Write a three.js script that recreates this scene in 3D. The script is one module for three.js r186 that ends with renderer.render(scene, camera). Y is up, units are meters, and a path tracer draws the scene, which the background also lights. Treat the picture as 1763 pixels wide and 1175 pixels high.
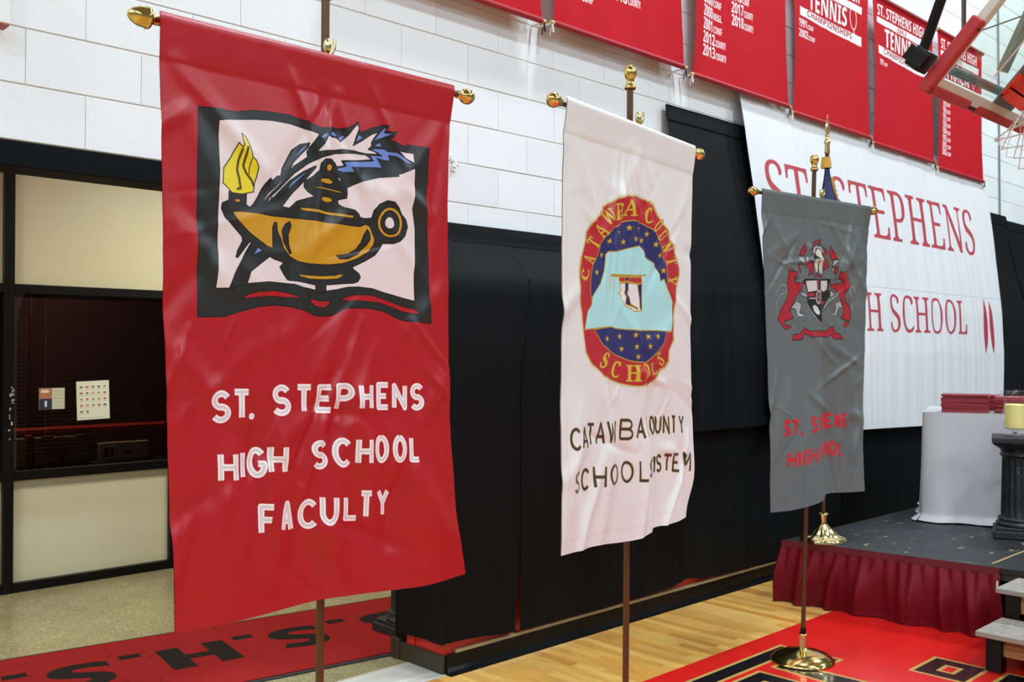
import * as THREE from 'three';
import { RoundedBoxGeometry } from 'three/addons/geometries/RoundedBoxGeometry.js';
import { mergeGeometries, mergeVertices } from 'three/addons/utils/BufferGeometryUtils.js';
import { RectAreaLightUniformsLib } from 'three/addons/lights/RectAreaLightUniformsLib.js';

// ---------------------------------------------------------------- camera, light, exposure
const scene = new THREE.Scene();
const camera = new THREE.PerspectiveCamera(38.979, 1763 / 1175, 0.05, 80);
camera.position.set(0, 1.49, 0);
{
  const yaw = 46.405 * Math.PI / 180, pitch = 0.742 * Math.PI / 180;
  camera.lookAt(Math.cos(yaw) * Math.cos(pitch), 1.49 + Math.sin(pitch), -Math.sin(yaw) * Math.cos(pitch));
}
camera.focus = 2.8; camera.userData.fStop = 9;
const renderer = new THREE.WebGLRenderer({ antialias: true });
renderer.toneMapping = THREE.LinearToneMapping;
renderer.toneMappingExposure = 1.55;
renderer.shadowMap.enabled = true;
RectAreaLightUniformsLib.init();
const GYM_LAMP = 140, LOBBY_LAMP = 15;   // brightness of the gym's high-bay lamps and of the lobby's ceiling panels
scene.background = new THREE.Color(0x000000);

// ---------------------------------------------------------------- helpers
const V = (x, y, z) => new THREE.Vector3(x, y, z);
const col = (h) => new THREE.Color(h);
function rng(seed) { let s = seed >>> 0; return () => { s = (s + 0x6D2B79F5) >>> 0; let t = Math.imul(s ^ (s >>> 15), 1 | s); t = (t + Math.imul(t ^ (t >>> 7), 61 | t)) ^ t; return ((t ^ (t >>> 14)) >>> 0) / 4294967296; }; }
const lerp = (a, b, t) => a + (b - a) * t;
const clamp = (x, a = 0, b = 1) => Math.min(b, Math.max(a, x));
const smooth = (a, b, x) => { const t = clamp((x - a) / (b - a)); return t * t * (3 - 2 * t); };
function hash2(i, j, k = 0) { let n = Math.imul(i, 374761393) ^ Math.imul(j, 668265263) ^ Math.imul(k, 974634777); n = Math.imul(n ^ (n >>> 13), 1274126177); return ((n ^ (n >>> 16)) >>> 0) / 4294967296; }
function vnoise(x, y, k = 0) { const i = Math.floor(x), j = Math.floor(y), u = x - i, v = y - j, a = u * u * (3 - 2 * u), b = v * v * (3 - 2 * v); return lerp(lerp(hash2(i, j, k), hash2(i + 1, j, k), a), lerp(hash2(i, j + 1, k), hash2(i + 1, j + 1, k), a), b); }
const fbm = (x, y, k = 0, o = 4) => { let s = 0, a = .5, f = 1; for (let i = 0; i < o; i++) { s += a * vnoise(x * f, y * f, k + i); a *= .5; f *= 2; } return s; };
const taken = new Map();
function numbered(n) { const c = taken.get(n) || 0; taken.set(n, c + 1); return c ? `${n}_${String(c).padStart(3, '0')}` : n; }
function shade(o) { o.castShadow = true; o.receiveShadow = true; return o; }
function part(name, geo, mat, parent, label) {
  const g = Array.isArray(geo) ? mergeGeometries(geo.map(x => { const y = x.index ? x.toNonIndexed() : x; for (const k of Object.keys(y.attributes)) if (!['position', 'normal', 'uv'].includes(k)) y.deleteAttribute(k); return y; })) : geo;
  const m = shade(new THREE.Mesh(g, mat)); m.name = name; if (label) m.userData.label = label; parent.add(m); return m;
}
function thing(name, label, category, pos = [0, 0, 0], turn = 0, group) {
  const o = new THREE.Group(); o.name = numbered(name); o.position.set(...pos); o.rotation.y = turn; o.userData = { label, category }; if (group) o.userData.group = group; scene.add(o); return o;
}
function single(name, geo, mat, label, category, group) { const m = part(numbered(name), geo, mat, scene); m.userData = { label, category }; if (group) m.userData.group = group; return m; }
function struct(name, pos = [0, 0, 0]) { const o = new THREE.Group(); o.name = name; o.position.set(...pos); o.userData = { kind: 'structure' }; scene.add(o); return o; }
function box(w, h, d, x = 0, y = 0, z = 0) { return new THREE.BoxGeometry(w, h, d).translate(x, y, z); }
function slab(x0, x1, y0, y1, z0, z1) { return box(x1 - x0, y1 - y0, z1 - z0, (x0 + x1) / 2, (y0 + y1) / 2, (z0 + z1) / 2); }
function rbox(w, h, d, r, x = 0, y = 0, z = 0, seg = 1) { return new RoundedBoxGeometry(w, h, d, seg, r).translate(x, y, z); }
function rslab(x0, x1, y0, y1, z0, z1, r = .003) { return rbox(x1 - x0, y1 - y0, z1 - z0, r, (x0 + x1) / 2, (y0 + y1) / 2, (z0 + z1) / 2); }
function lathe(pts, seg = 32) { return new THREE.LatheGeometry(pts.map(p => new THREE.Vector2(p[0], p[1])), seg); }
function rod(a, b, r, seg = 14, r2 = r) {
  const d = b.clone().sub(a), g = new THREE.CylinderGeometry(r2, r, d.length(), seg);
  g.applyQuaternion(new THREE.Quaternion().setFromUnitVectors(V(0, 1, 0), d.clone().normalize())); g.translate((a.x + b.x) / 2, (a.y + b.y) / 2, (a.z + b.z) / 2); return g;
}
function tube(pts, r, n = 40, seg = 8) { return new THREE.TubeGeometry(new THREE.CatmullRomCurve3(pts), n, r, seg); }
function along(g, a, dir) { g.applyQuaternion(new THREE.Quaternion().setFromUnitVectors(V(0, 1, 0), dir.clone().normalize())); g.translate(a.x, a.y, a.z); return g; }
function canvas(w, h) { const c = document.createElement('canvas'); c.width = w; c.height = h; return [c, c.getContext('2d')]; }
function ctex(c, srgb = true) { const t = new THREE.CanvasTexture(c); if (srgb) t.colorSpace = THREE.SRGBColorSpace; t.anisotropy = 8; return t; }
function dataTex(n, f, srgb = true, m = n) {
  const d = new Uint8Array(n * m * 4);
  for (let j = 0; j < m; j++) for (let i = 0; i < n; i++) { const c = f(i / n, j / m, i, j), o = (j * n + i) * 4; d[o] = clamp(c[0], 0, 255); d[o + 1] = clamp(c[1], 0, 255); d[o + 2] = clamp(c[2], 0, 255); d[o + 3] = 255; }
  const t = new THREE.DataTexture(d, n, m, THREE.RGBAFormat); t.magFilter = THREE.LinearFilter; t.minFilter = THREE.LinearMipmapLinearFilter; t.generateMipmaps = true; t.wrapS = t.wrapT = THREE.RepeatWrapping; if (srgb) t.colorSpace = THREE.SRGBColorSpace; t.needsUpdate = true; return t;
}
function fitText(ctx, s, x, y, w, h, font, fill) {   // lettering stretched into a box
  ctx.save(); ctx.font = font.replace('SIZE', '100px'); ctx.textBaseline = 'alphabetic'; ctx.textAlign = 'left'; ctx.fillStyle = fill; const tw = ctx.measureText(s).width; ctx.translate(x, y + h); ctx.scale(w / tw, h / 72); ctx.fillText(s, 0, 0); ctx.restore();
}
const std = (o) => new THREE.MeshStandardMaterial(o), phys = (o) => new THREE.MeshPhysicalMaterial(o);
function grid(nu, nv, f, uvf) {   // surface from f(i/nu, j/nv) -> [x,y,z]
  const p = [], uv = [], ix = [];
  for (let j = 0; j <= nv; j++) for (let i = 0; i <= nu; i++) { const q = f(i / nu, j / nv, i, j); p.push(q[0], q[1], q[2]); const w = uvf ? uvf(i / nu, j / nv, i, j) : [i / nu, 1 - j / nv]; uv.push(w[0], w[1]); }
  for (let j = 0; j < nv; j++) for (let i = 0; i < nu; i++) { const a = j * (nu + 1) + i, b = a + 1, c = a + nu + 1, d = c + 1; ix.push(a, c, b, b, c, d); }
  const g = new THREE.BufferGeometry(); g.setAttribute('position', new THREE.Float32BufferAttribute(p, 3)); g.setAttribute('uv', new THREE.Float32BufferAttribute(uv, 2)); g.setIndex(ix); g.computeVertexNormals(); return g;
}
function sampleArr(a, t) { const x = clamp(t) * (a.length - 1), i = Math.min(a.length - 2, Math.floor(x)), f = x - i; const p0 = a[Math.max(0, i - 1)], p1 = a[i], p2 = a[i + 1], p3 = a[Math.min(a.length - 1, i + 2)]; return .5 * ((2 * p1) + (-p0 + p2) * f + (2 * p0 - 5 * p1 + 4 * p2 - p3) * f * f + (-p0 + 3 * p1 - 3 * p2 + p3) * f * f * f); }

// ---------------------------------------------------------------- materials
const blockBump = dataTex(512, (u, v) => { const n = fbm(u * 60, v * 60, 3, 4); const pit = fbm(u * 22, v * 22, 9, 2) > .66 && fbm(u * 70, v * 70, 17, 2) > .6 ? -70 : 0; const c = 110 + 120 * n + pit; return [c, c, c]; }, false);
const M = {};
M.block = [0xe9ebea, 0xe6e8e7, 0xebedec].map(c => std({ color: c, roughness: .62, bumpMap: blockBump, bumpScale: .0010 }));
M.mortar = std({ color: 0xd9d5cb, roughness: .9 });
M.hallPaint = std({ color: 0x7c7e7e, roughness: .8 });
M.whitePaint = std({ color: 0xe6e7e4, roughness: .7 });
M.ceiling = std({ color: 0x8c9092, roughness: .9 });
M.blackMetal = phys({ color: 0x070707, roughness: .4, specularIntensity: .5 });
M.brass = std({ color: 0xdcbd70, roughness: .14, metalness: 1 });
M.paleBrass = std({ color: 0xe8d79a, roughness: .14, metalness: 1 });
M.poleBrown = std({ color: 0x5a3a22, roughness: .32, metalness: .35 });
M.cream = std({ color: 0xd4ceb2, roughness: .45 });
M.redPaint = std({ color: 0xb8281e, roughness: .4 });
M.vinylBlack = phys({ color: 0x070708, roughness: .28, specularIntensity: .45 });
M.woodTrim = std({ color: 0xa08a62, roughness: .6 });
const clothBump = dataTex(256, (u, v, i, j) => { const w = 128 + 34 * Math.sin(i * Math.PI / 2) * Math.sin(j * Math.PI / 2) + 40 * (fbm(u * 30, v * 30, 5, 3) - .5); return [w, w, w]; }, false);
M.curtain = phys({ color: 0x050607, roughness: .75, specularIntensity: .32, sheen: .18, sheenRoughness: .5, sheenColor: col(0x20262c), side: THREE.DoubleSide });
// ---------------------------------------------------------------- the hall: block wall, lobby, court floor
const WZ = -3.687, COURSE = .2035, BLEN = .4187, Y0 = 2.247;   // wall plane, block module, top of the lobby lintel
{
  const w = struct('wall_back');
  // mortar bed 7 mm behind the block faces; the lobby opening ends at x = 2.87
  part('mortar_bed', [slab(2.87, 16, 0, 8.6, WZ - .15, WZ - .004), slab(-6, 2.87, Y0, 8.6, WZ - .15, WZ - .004)], M.mortar, w);
  const gap = .003;
  const mk = (len) => { const g = rbox(len - .0012, COURSE - gap * 2.1, .02, .0022, 0, 0, -.01); return g; };
  const full = mk(BLEN);
  const r = rng(7), near = [], far = [];
  for (let k = -11; k < 31; k++) for (let i = -20; i < 36; i++) {
    const y = Y0 + (k + .5) * COURSE;
    const xx = 1.1084 + (i + .5 + (Math.abs(k) % 2 === 1 ? 0 : .5)) * BLEN;
    if (xx - BLEN / 2 < -6 || xx + BLEN / 2 > 16) continue;
    if (k < 0 && xx - BLEN / 2 < 2.871) continue;
    // blocks that the photograph shows: above the curtains, below the top of the view, and not wholly behind the hanging banners
    const show = y < 1.6 + .37 * xx + .42 + (xx > 5 ? .3 : 0) && xx > .7 && xx < 11.6 && k >= 0 && !(xx > 5.9 && xx < 9.5 && y < 3.2) && !(xx > 4.95 && xx < 5.4 && y < 2.9) && y > 2.1;
    (show ? near : far).push([xx, y]);
  }
  near.sort((a, b) => (a[0] - b[0]));
  const keep = near.slice(0, 285); far.push(...near.slice(285));
  const r0 = 2.872; // cut blocks at the jamb of the lobby opening
  for (let k = -11; k < 0; k++) { const j0 = 1.1084 + (Math.abs(k) % 2 === 1 ? 0 : .5) * BLEN, e = j0 + Math.ceil((r0 - j0) / BLEN) * BLEN; if (e - r0 > .03) { const m = part('block', mk(e - r0), M.block[0], w); m.position.set((e + r0) / 2, Y0 + (k + .5) * COURSE, WZ); } }
  for (const [x, y] of keep) { const m = part('block', full, M.block[Math.floor(r() * 3)], w); m.position.set(x, y, WZ + (r() - .5) * .0014); }
  const rest = part('blocks_beyond', far.map(([x, y]) => full.clone().translate(x, y, WZ)), M.block[0], w); rest.userData.kind = 'stuff';
}
{ // lintel over the lobby opening, and its jamb
  const t = struct('trim_1');
  part('lintel', rslab(-6, 2.87, Y0 - .095, Y0 - .002, WZ - .15, WZ + .012, .004), phys({ color: 0x050505, roughness: .45, specularIntensity: .2 }), t);
  part('caulk_bead', slab(-6, 2.87, Y0 - .004, Y0 + .003, WZ - .01, WZ + .004), std({ color: 0x8a7450, roughness: .9 }), t);
  const j = struct('trim_2'); part('jamb_post', rslab(2.868, 2.95, 0, Y0 - .09, WZ - .16, WZ - .02, .004), phys({ color: 0x060606, roughness: .45, specularIntensity: .3 }), j);
}
{ // gym shell
  const c = struct('ceiling'); part('deck', slab(-14, 16, 8.6, 8.8, WZ - .2, 20), M.ceiling, c);
  const f = struct('wall_front'); part('wall_panel', slab(-14, 16, 0, 8.6, 20, 20.2), M.hallPaint, f);
  const l = struct('wall_left'); part('wall_panel', slab(-14.2, -14, 0, 8.6, WZ - .2, 20), M.hallPaint, l); part('wall_panel', slab(-14, -6, 0, 8.6, WZ - .2, WZ), M.hallPaint, l);
  const r = struct('wall_right'); part('wall_panel', slab(16, 16.2, 0, 8.6, WZ - .2, 20), M.hallPaint, r);
}
// gym lamps: high-bay fixtures, each a housing, a glowing lens and a light of its size just under it
for (const x of [-10.6, -4.4, 4.3, 10.4]) for (const z of [-2.2, 1.6, 6, 11, 16]) {
  const t = thing('high_bay_lamp', 'square white high-bay lamp hanging under the gym ceiling', 'lamp', [x, 8.0, z], 0, 'high-bay lamps under the gym ceiling');
  part('housing', [rslab(-.34, .34, .02, .16, -.34, .34, .02)], M.whitePaint, t);
  part('hanger', rod(V(0, .16, 0), V(0, .6, 0), .012, 8), M.blackMetal, t);
  part('lens', slab(-.3, .3, .004, .02, -.3, .3), std({ color: 0xffffff, emissive: 0xf0f6ff, emissiveIntensity: 14 }), t);
  const L = new THREE.RectAreaLight(0xdceffc, GYM_LAMP, .6, .6); L.position.set(x, 7.995, z); L.lookAt(x, 0, z); L.castShadow = true; L.name = 'high_bay_light'; scene.add(L);
}
{ // lobby shell: storefront wall at z = -6.49, ceiling, side walls
  const z1 = -6.49;
  const c = struct('ceiling_lobby'); part('ceiling_panel', slab(-6, 7, 2.95, 3.1, -9, WZ - .15), M.ceiling, c);
  const a = struct('wall_lobby_left'); part('wall_panel', slab(-6.2, -6, 0, 3, -9, WZ - .15), M.whitePaint, a);
  const b = struct('wall_lobby_right'); part('wall_panel', slab(7, 7.2, 0, 3, -9, WZ - .15), M.whitePaint, b);
  const e = struct('wall_lobby_front'); part('wall_panel', [slab(2.96, 7, 0, 2.95, WZ - .175, WZ - .15), slab(-6, 2.96, Y0 - .09, 2.95, WZ - .175, WZ - .15)], std({ color: 0x2c0709, roughness: .6 }), e);
  const d = struct('wall_office'); part('wall_panel', slab(-6, 7, 0, 3, -8.4, -8.2), std({ color: 0x2a090b, roughness: .8 }), d);
  part('wall_panel', slab(-6, 7, -.02, .0, -8.4, -6.55), std({ color: 0x3b2a22, roughness: .8 }), d);
  for (const x of [-3.6, -.4, 3.4]) for (const z of [-5.1]) {
    const t = thing('ceiling_panel_lamp', 'flat white panel lamp in the lobby ceiling', 'lamp', [x, 2.95, z], 0, 'lobby ceiling lamps');
    part('frame', [slab(-.62, .62, -.03, 0, -.32, -.3), slab(-.62, .62, -.03, 0, .3, .32), slab(-.62, -.6, -.03, 0, -.3, .3), slab(.6, .62, -.03, 0, -.3, .3)], M.whitePaint, t);
    part('diffuser', slab(-.6, .6, -.02, -.012, -.3, .3), std({ color: 0xffffff, emissive: 0xfff3d8, emissiveIntensity: 3 }), t);
    const L = new THREE.RectAreaLight(0xfaf8e6, LOBBY_LAMP, 1.2, .6); L.position.set(x, 2.92, z); L.lookAt(x, 0, z); L.castShadow = true; L.name = 'lobby_light'; scene.add(L);
  }
  { const t = thing('office_lamp', 'small ceiling lamp inside the dark office', 'lamp', [2.2, 2.9, -7.4]); part('housing', rslab(-.15, .15, .0, .05, -.15, .15, .01), M.whitePaint, t); part('lens', slab(-.13, .13, -.008, 0, -.13, .13), std({ color: 0xffffff, emissive: 0xffe2c0, emissiveIntensity: 1 }), t);
    const L = new THREE.RectAreaLight(0xffe2c0, 190, .26, .26); L.position.set(2.2, 2.888, -7.4); L.lookAt(2.2, 0, -7.4); L.castShadow = true; L.name = 'office_light'; scene.add(L); }
  // storefront: black frame, cream panels above and below, dark glass between
  const s = struct('wall_storefront');
  const posts = [-1.33, -.27, .80, 1.865, 2.93, 3.995, 5.06, 6.125];
  posts.forEach(x => part('mullion', rslab(x - .031, x + .031, 0, 2.95, z1 - .09, z1 + .012, .004), M.blackMetal, s));
  for (const [y0, y1] of [[0, .06], [.695, .757], [1.867, 1.925], [2.88, 2.95]]) for (let i = 0; i < posts.length - 1; i++) part('rail', rslab(posts[i] + .031, posts[i + 1] - .031, y0, y1, z1 - .08, z1 + .008, .004), M.blackMetal, s);
  for (let i = 0; i < posts.length - 1; i++) {
    part('cream_panel', slab(posts[i] + .031, posts[i + 1] - .031, .06, .695, z1 - .05, z1 - .03), M.cream, s);
    part('cream_panel', slab(posts[i] + .031, posts[i + 1] - .031, 1.925, 2.88, z1 - .05, z1 - .03), M.cream, s);
  }
  const glass = phys({ color: 0xb9b4b0, roughness: .02, transmission: 1, thickness: 0, ior: 1.5 });
  for (let i = 0; i < posts.length - 1; i++) {
    const wdw = struct(`window_${i + 1}`); part('pane', slab(posts[i] + .028, posts[i + 1] - .028, .75, 1.87, z1 - .04, z1 - .034), glass, wdw);
  }
  part('wall_panel', [slab(-6, posts[0] - .031, 0, 2.95, z1 - .1, z1), slab(posts[7] + .031, 7, 0, 2.95, z1 - .1, z1)], M.whitePaint, s);
  // scuffs of worn paint on the near mullion
  const rr = rng(31), chip = [];
  for (let i = 0; i < 16; i++) { const y = .95 + rr() * .34, x = 1.865 + (rr() - .3) * .03; chip.push(slab(x, x + .004 + rr() * .009, y, y + .006 + rr() * .016, z1 + .0115, z1 + .0128)); }
  part('paint_chips', chip, std({ color: 0xb8b4aa, roughness: .8 }), s).userData.kind = 'stuff';
}
{ // behind the glass: blind slats, a red ledge, books and a carton; notices taped to the glass
  const bl = thing('window_blind', 'thin dark horizontal blind behind the office glass', 'blind', [0, 0, 0]);
  const bm = std({ color: 0x2a0d0f, roughness: .5 });
  for (let i = 0; i < 40; i++) part('slat', box(1.0, .0012, .010).rotateX(.06).translate(2.4, .80 + i * .026, -6.62), bm, bl);
  for (const x of [2.02, 2.4, 2.82]) part('ladder_cord', rod(V(x, .79, -6.607), V(x, 1.86, -6.607), .002, 5), std({ color: 0x6a2a2a }), bl);
  part('head_rail', slab(1.9, 2.9, 1.85, 1.88, -6.64, -6.6), bm, bl);
  single('ledge', rslab(1.92, 3.9, .955, .985, -7.02, -6.80, .004), std({ color: 0xb02418, roughness: .4 }), 'red ledge running behind the dark office glass', 'ledge');
  const bk = [[1.93, .05, .21, 0x8d7a50], [1.985, .06, .2, 0xa08a58], [2.05, .04, .22, 0x9a3a20], [2.1, .05, .2, 0xb09a68], [2.155, .06, .21, 0x7e6a44], [2.22, .05, .2, 0x98865a], [2.28, .07, .2, 0x86754c], [2.36, .06, .21, 0x6c5a3c]];
  single('shelf_board', rslab(1.92, 3.9, .735, .755, -6.98, -6.68, .003), std({ color: 0x2c1b14, roughness: .6 }), 'dark shelf board behind the office glass under the red ledge', 'shelf');
  bk.forEach(([x, w, h, c], i) => { single('binder', rslab(x, x + w - .004, .755, .755 + h * .9, -6.93, -6.73, .003), std({ color: c, roughness: .7 }), ['tan binder nearest the chipped mullion on the office shelf', 'second tan binder on the office shelf', 'rust-brown binder on the office shelf', 'pale tan binder beside the rust-brown one', 'dull olive-tan binder in the middle of the shelf row', 'sandy binder right of the olive-tan one', 'thick drab binder near the end of the row', 'dark brown binder at the end of the row'][i], 'binder', 'binders on the office shelf'); });
  const [c, x] = canvas(256, 96); x.fillStyle = '#b9b29c'; x.fillRect(0, 0, 256, 96); x.fillStyle = '#222'; x.fillRect(18, 24, 26, 56); x.fillRect(52, 24, 18, 56); x.fillStyle = '#a02018'; x.fillRect(120, 44, 40, 24); x.fillStyle = '#333'; x.fillRect(105, 16, 26, 10); x.fillRect(88, 18, 3, 68);
  const bx = thing('carton', 'printed white carton lying on the office shelf', 'carton', [2.68, .755, -6.82]);
  part('body', rbox(.34, .12, .2, .003, 0, .06, 0), std({ color: 0xb5ae98, roughness: .7 }), bx);
  part('print', new THREE.PlaneGeometry(.33, .11).translate(0, .06, .1008), std({ map: ctex(c), roughness: .7 }), bx);
  const [c2, y] = canvas(220, 300); y.fillStyle = '#e4e6d6'; y.fillRect(0, 0, 220, 300); const cs = ['#6a5a34', '#b03a2a', '#7a7a6a', '#c98a3a', '#44603a', '#334', '#c33', '#968a5a'];
  const r2 = rng(5); for (let j = 0; j < 5; j++) for (let i = 0; i < 5; i++) if (!(j == 4 && i > 1)) { y.fillStyle = cs[Math.floor(r2() * 8)]; y.beginPath(); y.ellipse(30 + i * 40, 45 + j * 48, 8 + r2() * 4, 7, 0, 0, 7); y.fill(); y.fillStyle = '#aaa'; y.fillRect(16 + i * 40, 60 + j * 48, 28, 3); }
  y.fillStyle = '#bbb'; y.fillRect(20, 285, 180, 4);
  const ps = thing('notice_sheet', 'white notice with rows of small pictures taped to the office glass', 'notice', [2.389, 1.182, -6.518], 0); ps.rotation.z = .03;
  part('sheet', slab(-.105, .105, -.127, .127, -.0006, .0006), std({ color: 0xe4e6d6 }), ps); part('print', new THREE.PlaneGeometry(.208, .252).translate(0, 0, .0012), std({ map: ctex(c2), roughness: .6 }), ps);
  const [c3, w] = canvas(160, 140); w.fillStyle = '#c9cdb8'; w.fillRect(0, 0, 160, 140); w.fillStyle = '#b07a5a'; w.fillRect(0, 0, 80, 70); w.fillStyle = '#e8d8c0'; w.fillRect(10, 10, 50, 20); w.fillStyle = '#2a2f4a'; w.fillRect(0, 70, 80, 70); w.fillStyle = '#ddd'; w.fillRect(34, 84, 14, 40); w.fillStyle = '#9aa58a'; for (let j = 0; j < 5; j++) w.fillRect(90, 20 + j * 24, 62, 3);
  const cl = thing('notice_card', 'small calendar card on the glass left of the notice sheet', 'notice', [2.131, 1.2, -6.518], 0);
  part('sheet', slab(-.078, .078, -.068, .068, -.0006, .0006), std({ color: 0xc9cdb8 }), cl); part('print', new THREE.PlaneGeometry(.154, .134).translate(0, 0, .0012), std({ map: ctex(c3), roughness: .6 }), cl);
}
{ // floors
  const fl = struct('floor');
  const woodTex = dataTex(512, (u, v, i, j) => { const st = Math.floor(u * 18), e = hash2(st, Math.floor(v * 3 + hash2(st, 3) * 3), 2), g = fbm(u * 120, v * 6, 8, 3); const k = .82 + .2 * e + .16 * (g - .5); return [196 * k, 152 * k, 84 * k]; });
  woodTex.repeat.set(.97, .6);
  const wm = phys({ map: woodTex, roughness: .3, clearcoat: .6, clearcoatRoughness: .12 });
  const gb = slab(-14, 16, -.2, -.004, WZ + .24, 20); { const p = gb.attributes.position, uv = gb.attributes.uv; for (let i = 0; i < p.count; i++) uv.setXY(i, p.getX(i), p.getZ(i)); }
  part('sub_floor', gb, wm, fl);
  // the maple strips that the photograph lets you tell apart, between the wall base and the painted area
  const r = rng(11), tones = [];
  for (let k = 0; k < 10; k++) {
    const base = [[206, 160, 92], [214, 170, 100], [198, 148, 80], [222, 180, 112], [190, 136, 70], [210, 164, 90], [200, 152, 84], [216, 176, 110], [204, 150, 78], [208, 168, 104]][k];
    const t = dataTex(64, (u, v) => { const g = fbm(u * 9 + k * 7, v * 5, k, 4), st = fbm(u * 26, v * 3, k + 30, 3); const m = .86 + .24 * g + (st > .62 ? -.12 : 0); return [base[0] * m * 1.11, base[1] * m * 1.07 * (.97 + .05 * g), base[2] * m * .92]; }, true, 256);
    tones.push(phys({ map: t, roughness: .3, clearcoat: .55, clearcoatRoughness: .14 }));
  }
  const sw = .0571; let n = 0; const lens = [.3, .45, .6, .75].map(l => rbox(sw - .0009, .014, l - .0012, .0008, 0, -.007, 0));
  for (let x = 1.7; x < 6.6; x += sw) {
    let z = WZ + .238; while (z < -2.76) { const li = Math.floor(r() * 4), l = [.3, .45, .6, .75][li]; if (true) { const m = part('floorboard', lens[li], tones[Math.floor(r() * 10)], fl); m.position.set(x, .0002 * r(), z + l / 2); n++; if (n > 292) break; } z += l; }
    if (n > 292) break;
  }
  // lobby floor: terrazzo, with a pale marble threshold where it meets the boards
  const tz = dataTex(512, (u, v) => { const a = fbm(u * 90, v * 90, 2, 2), b = fbm(u * 150, v * 150, 12, 2), c = fbm(u * 6, v * 6, 22, 3); let k = .9 + .12 * (c - .5); let p = [183, 173, 134]; if (a > .62) p = [214, 206, 172]; else if (a < .36) p = [150, 138, 98]; if (b > .66) p = [196, 170, 120]; return p.map(q => q * k); });
  tz.repeat.set(1.4, 1.4);
  const lb = slab(-6, 7, -.2, 0, -6.6, WZ - .04); { const p = lb.attributes.position, uv = lb.attributes.uv; for (let i = 0; i < p.count; i++) uv.setXY(i, p.getX(i), p.getZ(i)); }
  const lf = struct('floor_lobby'); part('terrazzo', lb, phys({ map: tz, roughness: .3, clearcoat: .25, clearcoatRoughness: .2 }), lf);
  const mb = dataTex(256, (u, v) => { const a = Math.abs(Math.sin(12 * (u + .7 * fbm(u * 4, v * 4, 6, 4)))) , k = 1 - .1 * a + .06 * (fbm(u * 30, v * 30, 3, 3) - .5); return [206 * k, 204 * k, 198 * k]; });
  part('threshold', rslab(-6, 2.87, -.1, .004, WZ - .04, WZ + .235, .003), std({ map: mb, roughness: .35 }), lf);
}
{ // painted end of the court: red field with black letter strokes edged in gold (flat paint)
  const [c, x] = canvas(2048, 1365); const S = 2048 / 3, X = (v) => (v - 3) * S, Z = (v) => (v + 2.772) * S;
  const rp = rng(77);
  x.fillStyle = '#de1e17'; x.fillRect(0, 0, 2048, 1365);
  for (let i = 0; i < 36; i++) { x.fillStyle = `rgba(${150 + rp() * 90},${10 + rp() * 20},16,${.05 + rp() * .07})`; x.fillRect(i * 57, 0, 57, 1365); }
  const stroke = (pts) => { x.beginPath(); pts.forEach((p, i) => i ? x.lineTo(X(p[0]), Z(p[1])) : x.moveTo(X(p[0]), Z(p[1]))); x.closePath(); x.lineJoin = 'miter'; x.strokeStyle = '#c9a055'; x.lineWidth = 26; x.stroke(); x.fillStyle = '#120d10'; x.fill(); };
  stroke([[3.0, -2.62], [4.385, -2.62], [4.395, -2.315], [4.30, -2.315], [4.29, -2.54], [3.0, -2.54]]);
  stroke([[4.075, -2.465], [4.16, -2.465], [4.18, -2.0], [4.19, -1.4], [4.06, -1.4], [4.05, -2.0]]);
  stroke([[3.0, -2.475], [3.955, -2.475], [3.965, -1.4], [3.875, -1.4], [3.87, -2.40], [3.0, -2.40]]);
  const ring = (x0, x1, z0, z1, b) => { stroke([[x0, z0], [x1, z0], [x1, z1], [x0, z1]]); x.strokeStyle = '#c9a055'; x.lineWidth = 14; x.fillStyle = '#de1e17'; x.fillRect(X(x0 + b), Z(z0 + b), (x1 - x0 - 2 * b) * S, (z1 - z0 - 2 * b) * S); x.strokeRect(X(x0 + b), Z(z0 + b), (x1 - x0 - 2 * b) * S, (z1 - z0 - 2 * b) * S); };
  ring(4.505, 4.765, -1.995, -1.765, .082);
  stroke([[4.505, -1.66], [4.765, -1.66], [4.765, -1.2], [4.505, -1.2]]);
  const red = phys({ color: 0xde1e17, roughness: .28, clearcoat: .7, clearcoatRoughness: .08 });
  const lay = struct('floor_paint');
  const pg = slab(3, 6, -.003, .0012, -2.772, -.772);
  { const p = pg.attributes.position, uv = pg.attributes.uv; for (let i = 0; i < p.count; i++) uv.setXY(i, (p.getX(i) - 3) / 3, 1 - (p.getZ(i) + 2.772) / 2); }
  part('lettered_field', pg, phys({ map: ctex(c), roughness: .28, clearcoat: .7, clearcoatRoughness: .08 }), lay);
  part('red_field', [slab(1.6, 3, -.003, .0012, -2.772, .3), slab(6, 8.4, -.003, .0012, -2.772, .3), slab(3, 6, -.003, .0012, -.772, .3)], red, lay);
}
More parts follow.
